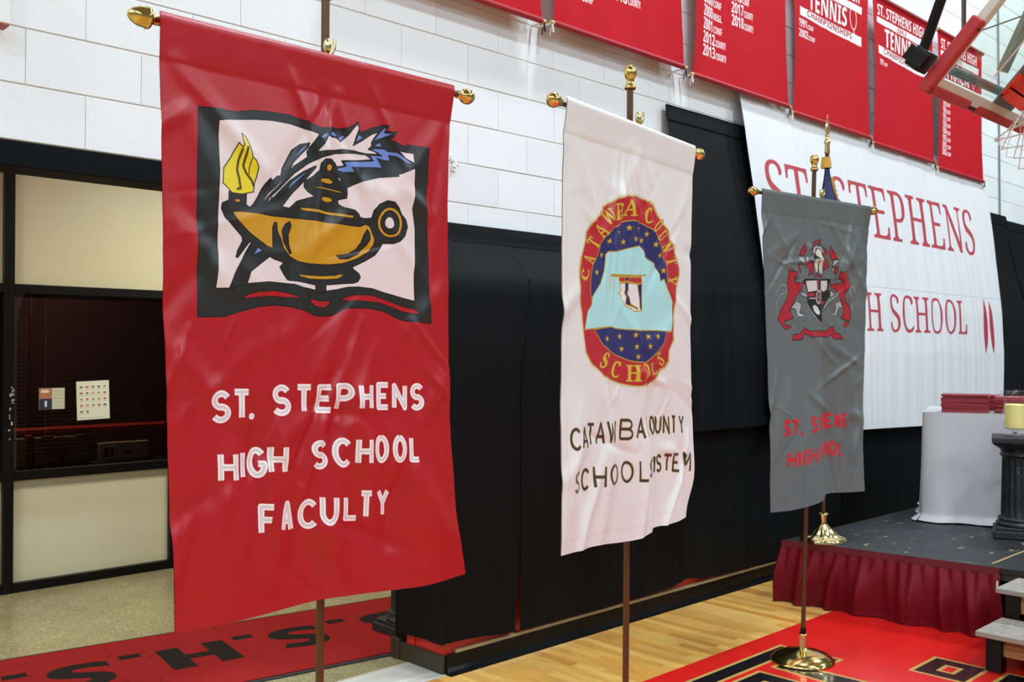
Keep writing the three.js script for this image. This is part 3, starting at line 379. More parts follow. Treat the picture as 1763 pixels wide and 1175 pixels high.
const ART_B1 = {"shapes":[["k",[1033,1417,1645,1393,2181,1381,2730,1293,3303,1270,3884,1257,4482,1323,4904,1393,5376,1336,5817,1306,6085,1231,6305,1124,6387,1324,6812,1192,7256,1091,7437,1090,7330,1212,7809,1163,7653,1274,7448,1362,7198,1420,7620,1379,8004,1403,8305,1438,8192,1369,9099,1368,9117,2022,9032,2379,9034,2609,9123,2957,9148,3571,9122,4102,9117,4326,9229,4850,8580,4810,8077,4797,7811,4757,7265,4643,6729,4608,5825,4635,5349,4784,5037,4813,4695,4813,4322,4731,3905,4672,3304,4650,2766,4689,2194,4780,1748,4869,946,4896,969,4291,971,3558,996,2169]],["p",[1613,1580,2016,1526,2731,1448,3300,1411,3883,1408,4333,1444,4855,1511,5525,2174,7968,1965,8531,1806,8560,2236,8473,2591,8491,2641,8593,2983,8586,3420,8528,3854,8551,4410,7851,4342,7273,4285,6850,4234,6298,4225,5890,4249,5492,4312,5099,4354,4707,4351,4331,4326,4011,4270,3479,4258,3148,4248,2432,4298,1846,4396,1479,4407,1476,4395,1556,3823,1553,3229,1588,2711,1622,2412]],["k",[4855,1511,5108,1379,6816,1292,8503,1443,8560,1815,7987,1828,7683,1838,7899,2016,7108,2102,6425,2236,5863,2405,5863,2513,5843,2598,5536,2653,5564,2734,5761,2777,6156,2806,6321,2862,6355,2917,6555,2928,6830,2900,6917,2751,7111,2618,7428,2525,7711,2530,7925,2626,8031,2738,8210,2831,8280,2966,8170,3144,7950,3260,7698,3328,7273,3345,7203,3425,6956,3592,6543,3733,6104,3856,6088,3890,6337,3978,6386,4042,6298,4121,6132,4161,5735,4187,5105,4238,5102,4378,4741,4392,4727,4255,4465,4242,4145,4212,3784,4198,3638,4101,3508,3979,3642,3896,3322,3844,3177,3803,2916,3921,2546,4087,2430,4306,1851,4416,2130,4071,2412,3756,2598,3579,2527,3576,2330,3728,2149,3865,2103,3853,2162,3736,2305,3579,2292,3502,2009,3338,1768,3201,1662,3057,1691,2966,1880,2908,1895,2757,2460,2736,2441,2947,2566,2985,2679,2916,2823,2784,2939,2647,3085,2527,3229,2431,3302,2473,3461,2376,3580,2367,3641,2220,3820,2032,3967,1877,4240,1749,4544,1696,4514,1771,4300,1896,3998,2097,3876,2265,4027,2158,4483,1958,4452,1866,4699,1648]],["p",[4777,1836,4995,1667,5170,1490,5248,1521,5471,1508,5664,1563,5890,1433,6116,1275,6298,1166,6351,1251,6285,1343,6088,1597,6419,1481,6822,1306,7096,1235,6892,1383,6806,1477,6825,1526,6690,1606,6962,1631,7089,1664,6590,1699,6155,1691,5762,1694,5375,1755]],["p",[4499,2072,4964,1916,5440,1806,6022,1744,6590,1717,6828,1787,6256,1865,5682,1916,5795,1998,5472,2050,5407,1991,5249,1939,5026,1951,4901,2036,4870,2166,4683,2282,4497,2361,4377,2397,4357,2501,4480,2578,4706,2653,4110,2780,3838,2923,3600,2906,3959,2640,4389,2386,4760,2123,4761,2091,4328,2234,3875,2430,3514,2645,3282,2793,3150,2893,3170,2790,3577,2559,4026,2288]],["p",[7750,1531,8488,1516,8509,1716,8162,1640,7944,1556]],["p",[5455,2217,5567,2248,5652,2299,5567,2306]],["p",[7114,1405,7479,1300,7374,1353]],["p",[3579,2461,3168,2693,2963,2861,3019,2850,3247,2694,3613,2474]],["p",[7711,2912,7715,2938,7710,2965,7695,2990,7671,3013,7639,3032,7602,3046,7560,3056,7516,3059,7473,3057,7431,3049,7395,3035,7364,3017,7342,2995,7328,2970,7323,2944,7329,2918,7344,2893,7367,2870,7399,2851,7436,2836,7477,2827,7521,2823,7565,2825,7606,2833,7643,2847,7674,2865,7697,2887]],["b",[4822,1605,4996,1490,5201,1428,5088,1546]],["b",[5215,1442,5375,1403,5535,1461,5471,1499,5263,1504]],["b",[5550,1509,5695,1445,5858,1428,5681,1553]],["b",[6187,1537,6333,1356,6519,1404]],["b",[6875,1436,7230,1171,7384,1111,7304,1231,7651,1223,7340,1306]],["b",[6876,1529,7133,1426,7238,1512]],["b",[6757,1600,6961,1564,7309,1538,7483,1573,7802,1561,8091,1629,8510,1760,8164,1727,7768,1642,7484,1642,7573,1745,7312,1761,7033,1743,7262,1910,6761,1945,6056,2008,6173,2089,5764,2124,5441,2119,5503,2073,5861,2000,5763,1926,6422,1857,6897,1806,6758,1710,7240,1682,7066,1638]],["b",[4514,1713,4269,1818,3999,2033,3938,2102,4089,1992,4452,1777]],["b",[3802,2240,3769,2337,3827,2304]],["b",[4328,2262,3935,2451,3754,2607,3282,2857,3455,2782,3962,2511,4358,2292,4605,2158]],["b",[3228,2471,3052,2669,2980,2760,3139,2618]],["b",[3165,2872,3282,2754,3225,2868]],["b",[2793,3656,2963,3711,2636,3808]],["y",[2306,1733,2447,1795,2543,1909,2598,1996,2638,2113,2749,2167,2832,2268,2785,2441,2713,2569,2683,2710,2320,2773,1991,2774,1858,2693,1710,2628,1755,2370,1975,2186,2141,1991,2212,1908,2334,1973,2375,1924,2311,1793]],["g",[1985,3090,2287,3066,2704,3061,3276,3089,4015,3088,4487,3084,5271,3096,6352,3092,6589,3034,6758,3057,6859,3176,6961,3288,6891,3428,6683,3557,6275,3697,5743,3814,5257,3864,4473,3888,4153,3861,3852,3777,3647,3643,3561,3490,3445,3355,3421,3199,3352,3197,3288,3285,3282,3658,3122,3634,2558,3428,2146,3223]],["g",[4184,2887,4471,2868,5274,2892,6118,2899,6086,2960,5273,2957,4490,2939,4320,2935]],["g",[4606,2473,4964,2461,5684,2486,5652,2522,4964,2502,4652,2494]],["g",[4077,4073,4362,4090,4874,4080,5444,4047,5577,4018,5816,4015,5548,4109,5103,4142,4467,4164,4212,4127]],["g",[2071,2868,2250,2860,2267,2918,2084,2928]],["g",[5282,2084,5279,2099,5271,2114,5258,2128,5240,2141,5219,2151,5195,2158,5170,2162,5145,2162,5122,2159,5101,2153,5083,2143,5070,2132,5061,2118,5059,2103,5061,2088,5070,2073,5083,2059,5101,2046,5122,2036,5145,2029,5170,2025,5195,2025,5218,2028,5240,2034,5257,2043,5271,2055,5279,2069]],["g",[5340,2350,5329,2362,5307,2372,5275,2381,5235,2388,5188,2393,5138,2396,5085,2395,5034,2393,4987,2387,4946,2380,4912,2371,4889,2360,4876,2349,4875,2337,4885,2326,4907,2316,4938,2307,4978,2300,5024,2295,5074,2292,5127,2292,5178,2295,5226,2300,5267,2307,5301,2316,5325,2327,5338,2339]],["g",[5337,2680,5327,2692,5307,2703,5277,2713,5239,2721,5195,2727,5148,2730,5099,2731,5051,2728,5006,2724,4967,2717,4936,2708,4914,2697,4902,2685,4901,2673,4910,2662,4930,2651,4960,2641,4997,2633,5040,2627,5087,2624,5136,2623,5184,2625,5229,2630,5269,2637,5300,2646,5323,2657,5335,2668]],["g",[8060,2864,8066,2930,8046,2995,8002,3058,7935,3114,7850,3160,7751,3195,7643,3217,7532,3224,7422,3216,7320,3195,7231,3160,7158,3114,7106,3059,7076,2998,7071,2933,7090,2868,7132,2807,7196,2751,7279,2705,7376,2669,7482,2647,7594,2639,7704,2645,7808,2666,7900,2700,7975,2746,8029,2802]],["k",[7929,2884,7934,2935,7919,2986,7887,3034,7838,3077,7775,3113,7701,3140,7621,3156,7537,3161,7455,3155,7378,3138,7311,3111,7256,3074,7216,3031,7193,2983,7189,2933,7202,2883,7234,2835,7282,2792,7343,2756,7416,2729,7495,2712,7579,2706,7661,2712,7739,2729,7808,2756,7864,2792,7905,2835]],["p",[7711,2912,7715,2938,7710,2965,7695,2990,7671,3013,7639,3032,7602,3046,7560,3056,7516,3059,7473,3057,7431,3049,7395,3035,7364,3017,7342,2995,7328,2970,7323,2944,7329,2918,7344,2893,7367,2870,7399,2851,7436,2836,7477,2827,7521,2823,7565,2825,7606,2833,7643,2847,7674,2865,7697,2887]],["k",[3593,3332,3714,3208,3863,3159,3922,3228,3814,3384,3827,3557,3914,3712,3853,3730,3649,3533]],["k",[6657,3120,6756,3183,6772,3300,6614,3427,6276,3613,5910,3716,5615,3732,5502,3681,5912,3633,6210,3534,6413,3387,6517,3231]],["r",[2269,4563,2449,4483,2771,4426,3310,4395,3716,4419,4155,4480,4154,4512,3714,4515,3143,4500,2653,4535]],["r",[4508,4562,4584,4513,4915,4540,5236,4521,5222,4595,5040,4666,4759,4651]],["r",[5604,4501,5860,4418,6295,4367,6847,4358,7414,4431,7934,4506,8530,4570,8740,4636,8618,4667,7991,4624,7555,4550,7127,4491,6428,4484,6020,4499]]],"lines":[[2337,1990,2220,2210,2176,2367,2241,2513,2280,2677,2156,2694],[2501,1942,2414,2164,2368,2289,2465,2404,2631,2514,2699,2617],[2623,2131,2549,2306,2547,2411]],"text":[[1768,6237,1729,6205,1674,6182,1607,6169,1538,6169,1472,6181,1417,6203,1379,6234,1362,6271,1366,6308,1393,6343,1439,6371,1499,6390,1568,6398,1568,6389,1638,6396,1701,6414,1750,6440,1779,6473,1786,6509,1770,6543,1733,6573,1679,6596,1612,6608,1541,6609,1473,6599,1414,6578,1370,6550],[1994,6148,2441,6154],[2216,6151,2199,6583],[2531,6574,2538,6574],[3695,6174,3656,6141,3600,6117,3534,6104,3464,6103,3397,6115,3342,6137,3304,6168,3287,6204,3292,6241,3319,6276,3365,6305,3425,6325,3494,6333,3494,6324,3565,6332,3628,6350,3676,6378,3706,6411,3713,6447,3696,6481,3659,6511,3604,6533,3537,6545,3465,6545,3396,6534,3337,6513,3294,6484],[4042,6107,4491,6113],[4265,6111,4246,6539],[5251,6109,4808,6111,4788,6527,5230,6529],[4800,6319,5153,6319],[5462,6508,5482,6084,5703,6083,5725,6083,5773,6086,5818,6096,5858,6111,5889,6132,5911,6156,5922,6183,5921,6211,5908,6238,5885,6263,5851,6284,5810,6300,5764,6310,5716,6313,5473,6313],[6247,6068,6226,6496],[6721,6063,6698,6495],[6239,6282,6713,6279],[7424,6050,7034,6054,7012,6479,7402,6478],[7026,6266,7338,6264],[7663,6487,7685,6066,8099,6485,8122,6062],[8785,6135,8752,6104,8704,6082,8647,6070,8586,6070,8529,6081,8481,6103,8448,6133,8433,6168,8437,6205,8460,6238,8500,6265,8551,6284,8610,6291,8611,6282,8671,6289,8725,6306,8766,6332,8790,6364,8795,6398,8780,6431,8747,6460,8699,6482,8641,6494,8580,6495,8521,6486,8470,6466,8433,6439],[1495,7182,1474,7615],[1971,7201,1947,7639],[1487,7399,1961,7420],[2232,7189,2210,7601],[2839,7244,2802,7207,2757,7181,2707,7168,2656,7167,2606,7180,2561,7205,2524,7241,2497,7286,2481,7336,2478,7389,2487,7441,2509,7489,2540,7530,2580,7562,2627,7582,2677,7589,2728,7583,2777,7564,2820,7533,2854,7492,2876,7443,2869,7409,2711,7400],[3087,7128,3064,7558],[3547,7151,3521,7586],[3077,7343,3536,7368],[4962,7193,4924,7162,4871,7140,4806,7127,4738,7127,4673,7138,4619,7160,4581,7190,4563,7225,4567,7261,4592,7294,4637,7322,4696,7340,4763,7348,4763,7339,4832,7346,4893,7364,4940,7390,4969,7421,4975,7456,4959,7489,4921,7518,4866,7540,4800,7551,4730,7552,4664,7542,4608,7523,4567,7495],[5757,7172,5716,7138,5668,7113,5613,7099,5557,7096,5500,7105,5448,7125,5401,7154,5363,7192,5336,7236,5320,7285,5317,7335,5327,7383,5349,7429,5383,7468,5426,7500,5474,7521,5528,7533,5585,7532,5641,7520,5695,7498,5739,7466],[6113,7080,6085,7516],[6564,7085,6533,7525],[6100,7298,6549,7305],[7052,7057,7108,7066,7159,7090,7201,7127,7231,7175,7246,7231,7246,7289,7231,7346,7201,7398,7159,7440,7108,7470,7052,7484,6995,7484,6941,7467,6895,7436,6859,7393,6836,7341,6828,7284,6836,7226,6859,7171,6895,7124,6941,7088,6995,7065,7052,7057],[7771,7063,7823,7072,7871,7095,7910,7133,7938,7181,7952,7236,7951,7294,7936,7351,7908,7403,7868,7445,7820,7475,7768,7490,7714,7489,7664,7472,7621,7441,7588,7398,7567,7346,7560,7289,7568,7232,7589,7177,7623,7130,7667,7094,7717,7071,7771,7063],[8270,7078,8240,7493,8530,7506],[3054,8169,2705,8142,2666,8588],[2685,8365,2980,8390],[3353,8597,3567,8158,3690,8627],[3429,8448,3645,8467],[4489,8261,4447,8226,4396,8200,4338,8183,4278,8177,4217,8183,4160,8199,4109,8226,4066,8262,4035,8305,4016,8352,4011,8402,4019,8452,4040,8498,4074,8540,4118,8574,4171,8599,4229,8613,4289,8617,4349,8608,4405,8588,4455,8557],[4776,8116,4743,8390,4742,8399,4743,8441,4756,8481,4781,8517,4815,8546,4857,8568,4905,8580,4956,8583,5006,8575,5054,8558,5096,8532,5129,8499,5152,8460,5164,8418,5200,8133],[5560,8147,5509,8533,5933,8553],[6172,8091,6530,8102],[6350,8097,6286,8537],[6842,8073,7013,8306,7257,8085],[7013,8306,6978,8532]]};
const ART_B2 = {"shapes":[["R",[4460,1801,5149,1758,6170,1806,6483,1879,6780,2124,7203,2287,7793,2420,7937,2602,8279,2775,8392,2982,8856,3352,8837,3547,8684,3765,8505,4271,8358,4657,8406,5116,8371,5259,8015,5507,7982,5772,7702,5924,7273,5991,7099,6154,6370,6309,6283,6308,4930,6307,3961,6259,2835,6110,2003,5845,1617,5582,1453,5119,1351,4715,1175,4389,1143,3977,1209,3658,1234,3657,1303,3454,1588,3035,1631,2864,2078,2612,2739,2338,2785,2214,3631,1948]],["n",[4724,2367,5246,2344,6151,2432,6651,2522,7108,2801,7513,3122,7727,3415,7790,3793,7835,4019,4534,4412,2045,4473,1941,4191,1938,3939,1962,3786,2060,3578,2314,3395,2562,3072,2974,2804,3723,2589,4160,2447]],["n",[2224,5058,2875,5426,3705,5606,4790,5716,6185,5756,6894,5554,7508,5321,7696,5018,5847,4918,3425,4960]],["a",[2968,3304,3099,3228,3750,3181,4872,3006,5545,2917,6002,3024,6103,3185,6823,3318,7089,3478,7226,3586,7304,3753,7556,3689,7898,3979,8305,4255,8296,4734,8244,5020,8017,5032,5850,4964,3748,4981,3425,4960,1526,5084,1721,4669,2020,4508,2069,4320,2634,3990,2895,3669]],["w",[4036,3913,4487,3869,5468,3857,5644,3831,5843,4495,5104,4521,4933,4465,4478,4415,4199,4288,4173,4202,3979,4143,4147,4046]],["N",[4487,3860,4715,3848,4684,4017,4597,4128,4795,4206,4907,4360,5399,4430,5456,4481,4992,4410,4535,4377,4567,4200,4427,4136,4496,4027]],["N",[5468,3866,5793,3828,5871,4477,5720,4441,5670,4190]],["R",[4038,3755,5750,3675,5792,3819,5355,3842,4773,3836,4037,3869]],["N",[4488,3734,4717,3721,4704,3819,4499,3830]],["R",[3432,3738,6137,3613,5629,3660,3432,3776]]],"lines":[[3378,3762,3351,4126],[3514,3771,3594,4130]],"text":[[972,7376,927,7341,873,7316,814,7302,754,7298,694,7306,639,7325,592,7354,554,7392,527,7435,514,7483,515,7533,529,7582,556,7627,594,7667,642,7699,696,7722,755,7733,815,7734,873,7723,926,7701,972,7669],[1189,7722,1406,7292,1614,7736],[1264,7576,1537,7585],[1646,7212,2082,7221],[1863,7217,1848,7668],[2259,7662,2550,7212,2794,7678],[2356,7510,2699,7519],[2965,7170,3114,7633,3302,7237,3428,7633,3660,7164],[3959,7574,4012,7132,4381,7132,4418,7132,4485,7136,4548,7145,4602,7160,4645,7179,4673,7203,4685,7228,4681,7254,4660,7279,4624,7301,4576,7320,4517,7335,4452,7344,4385,7346,3983,7344],[4348,7346,4385,7346,4464,7350,4537,7361,4601,7377,4651,7399,4685,7424,4699,7452,4695,7480,4671,7507,4633,7531,4579,7551,4512,7566,4437,7575,4358,7578,3959,7574],[5021,7569,5342,7116,5509,7601],[5128,7414,5438,7435],[6731,7158,6771,7170,6809,7197,6841,7237,6866,7286,6881,7342,6885,7399,6879,7455,6862,7503,6835,7542,6802,7568,6764,7579,6724,7574,6686,7554,6651,7520,6622,7475,6602,7422,6592,7365,6592,7309,6604,7257,6625,7213,6655,7180,6691,7162,6731,7158],[7003,7171,7008,7416,7008,7424,7014,7462,7029,7499,7053,7533,7085,7561,7122,7583,7162,7595,7203,7597,7243,7591,7280,7576,7310,7552,7333,7523,7347,7488,7352,7451,7350,7194],[7564,7632,7562,7201,7948,7651,7951,7216],[8223,7224,8463,7236],[8343,7230,8335,7657],[8756,7235,8929,7467,9128,7260],[8929,7467,8927,7687],[1037,8325,1000,8292,948,8268,886,8253,821,8251,761,8260,711,8281,676,8310,662,8344,668,8381,695,8416,739,8445,796,8466,860,8475,860,8466,925,8476,984,8495,1031,8522,1060,8555,1069,8590,1056,8624,1023,8652,974,8672,913,8682,847,8681,783,8669,727,8647,685,8618],[1712,8308,1674,8273,1630,8247,1581,8231,1531,8227,1482,8235,1437,8253,1398,8282,1366,8319,1345,8363,1334,8411,1335,8461,1347,8510,1370,8556,1402,8596,1442,8629,1487,8652,1536,8664,1586,8665,1634,8655,1678,8633,1715,8602],[2046,8183,2049,8646],[2722,8212,2724,8681],[2046,8414,2721,8447],[3328,8184,3413,8193,3492,8218,3558,8256,3607,8306,3636,8362,3642,8422,3625,8480,3585,8532,3526,8575,3453,8604,3370,8619,3284,8617,3202,8600,3129,8568,3071,8523,3031,8470,3013,8412,3019,8354,3047,8298,3097,8251,3164,8214,3243,8191,3328,8184],[4337,8140,4434,8150,4523,8177,4597,8218,4652,8271,4683,8330,4690,8393,4670,8453,4625,8506,4558,8549,4474,8579,4380,8593,4283,8590,4190,8570,4107,8536,4042,8489,3997,8433,3977,8373,3984,8312,4018,8254,4075,8206,4151,8168,4241,8146,4337,8140],[5129,8132,5121,8593,5596,8648],[6671,8256,6660,8229,5826,8208,5810,8196,5792,8194,5775,8202,5760,8220,5749,8245,5743,8274,5743,8306,5749,8335,5761,8360,5777,8377,5794,8385,5794,8378,5812,8385,5829,8401,5841,8424,5849,8452,5851,8482,5848,8510,5839,8534,5825,8552,5808,8561,5790,8560,5772,8550,5757,8532,5745,8508],[6789,8161,6861,8369,6924,8180],[6861,8369,6861,8568],[7343,8261,7314,8231,7275,8208,7229,8194,7180,8191,7135,8198,7098,8214,7073,8239,7063,8270,7068,8304,7088,8337,7121,8367,7163,8387,7210,8397,7210,8389,7259,8398,7303,8416,7337,8442,7358,8473,7364,8505,7354,8535,7329,8561,7292,8578,7247,8587,7198,8585,7150,8573,7109,8551,7078,8521],[7575,8199,8023,8226],[7798,8215,7799,8616],[8664,8239,8203,8204,8203,8630,8662,8670],[8204,8417,8571,8446],[8971,8700,9005,8236,9286,8556,9574,8292,9611,8770],[6298,7201,6249,7166,6191,7142,6128,7128,6063,7126,5999,7136,5940,7158,5888,7189,5847,7230,5818,7276,5803,7327,5803,7379,5818,7430,5847,7476,5888,7516,5940,7548,5999,7569,6063,7579,6128,7578,6191,7564,6249,7539,6298,7505]],"stars":[[4644,2465,4695,2519,4840,2509,4727,2555,4771,2610,4650,2585,4533,2628,4571,2567,4456,2539,4599,2526],[3891,2640,3941,2692,4080,2683,3971,2728,4013,2783,3896,2758,3783,2801,3820,2740,3709,2713,3847,2700],[5358,2438,5412,2492,5560,2483,5445,2529,5490,2585,5365,2559,5245,2602,5283,2541,5165,2512,5312,2499],[6108,2521,6163,2577,6316,2572,6197,2615,6243,2673,6115,2644,5991,2685,6030,2623,5908,2591,6060,2582],[3122,2901,3170,2953,3305,2944,3200,2989,3240,3042,3127,3017,3018,3058,3053,2999,2946,2970,3079,2959],[4281,2829,4331,2882,4473,2874,4362,2919,4405,2973,4286,2948,4171,2991,4208,2930,4095,2902,4236,2890],[5149,2696,5201,2750,5349,2741,5234,2787,5279,2842,5155,2816,5035,2859,5073,2797,4956,2768,5102,2756],[5742,2693,5796,2749,5948,2744,5830,2787,5875,2845,5749,2815,5627,2855,5665,2794,5545,2764,5695,2754],[6777,2754,6834,2812,6992,2807,6869,2852,6917,2911,6784,2880,6657,2919,6697,2857,6571,2822,6728,2816],[2701,3247,2748,3299,2880,3293,2777,3335,2815,3389,2705,3362,2596,3402,2632,3343,2527,3314,2659,3304],[7166,3018,7223,3076,7384,3071,7259,3116,7308,3176,7174,3145,7044,3187,7085,3124,6957,3090,7116,3081],[2370,3667,2415,3719,2546,3714,2443,3755,2480,3809,2372,3781,2265,3819,2301,3762,2198,3732,2327,3723],[7466,3393,7526,3452,7688,3446,7563,3491,7614,3551,7477,3521,7347,3561,7387,3498,7256,3463,7417,3456],[3112,5166,3154,5219,3287,5216,3180,5256,3214,5311,3106,5282,2996,5318,3035,5261,2933,5228,3065,5223],[4087,5074,4129,5128,4268,5124,4155,5165,4189,5221,4078,5192,3961,5230,4004,5171,3898,5139,4036,5132],[5224,5000,5267,5056,5413,5054,5293,5095,5327,5152,5211,5121,5087,5158,5134,5099,5023,5065,5168,5059],[6362,5039,6416,5100,6568,5108,6449,5141,6494,5202,6367,5162,6244,5194,6284,5135,6163,5095,6314,5096],[7017,5061,7071,5121,7227,5123,7104,5162,7149,5223,7020,5186,6893,5220,6935,5161,6812,5117,6966,5120],[4212,5366,4254,5420,4393,5418,4279,5458,4313,5514,4202,5484,4085,5522,4129,5463,4023,5430,4160,5424],[5337,5282,5380,5339,5525,5339,5405,5377,5440,5435,5323,5403,5200,5440,5247,5380,5137,5346,5281,5341],[6402,5286,6455,5347,6607,5356,6488,5389,6533,5451,6407,5409,6285,5440,6324,5381,6204,5340,6354,5342],[5425,5521,5467,5578,5612,5584,5493,5618,5527,5678,5411,5642,5288,5678,5335,5619,5225,5584,5369,5580]],"glyphs":[["A",1382,3513,1599,3362,2010,3589],["T",1609,3100,1920,2944,2274,3228],["A",2053,2766,2467,2611,2686,2950],["W",2525,2372,3237,2209,2941,2635],["B",3445,2104,4037,2020,3647,2451],["A",4280,1915,5084,1862,4220,2293],["C",5900,1966,6516,1954,5754,2342],["O",7080,2175,7480,2241,6377,2486],["U",7500,2427,7901,2539,6751,2657],["N",7997,2714,8349,2882,7243,2875],["T",8490,3053,8707,3249,7651,3164],["C",1248,3995,1361,3705,1710,3995],["Y",8691,3582,8589,3825,7966,3577],["S",2894,5564,3409,5629,2425,5896],["C",3539,5756,4195,5781,3278,6120],["H",4478,5839,5539,5827,4429,6211],["O",5709,5801,6443,5818,5646,6168],["L",6444,5817,6889,5800,6750,6109],["S",6844,5605,7309,5541,7346,5902]]};
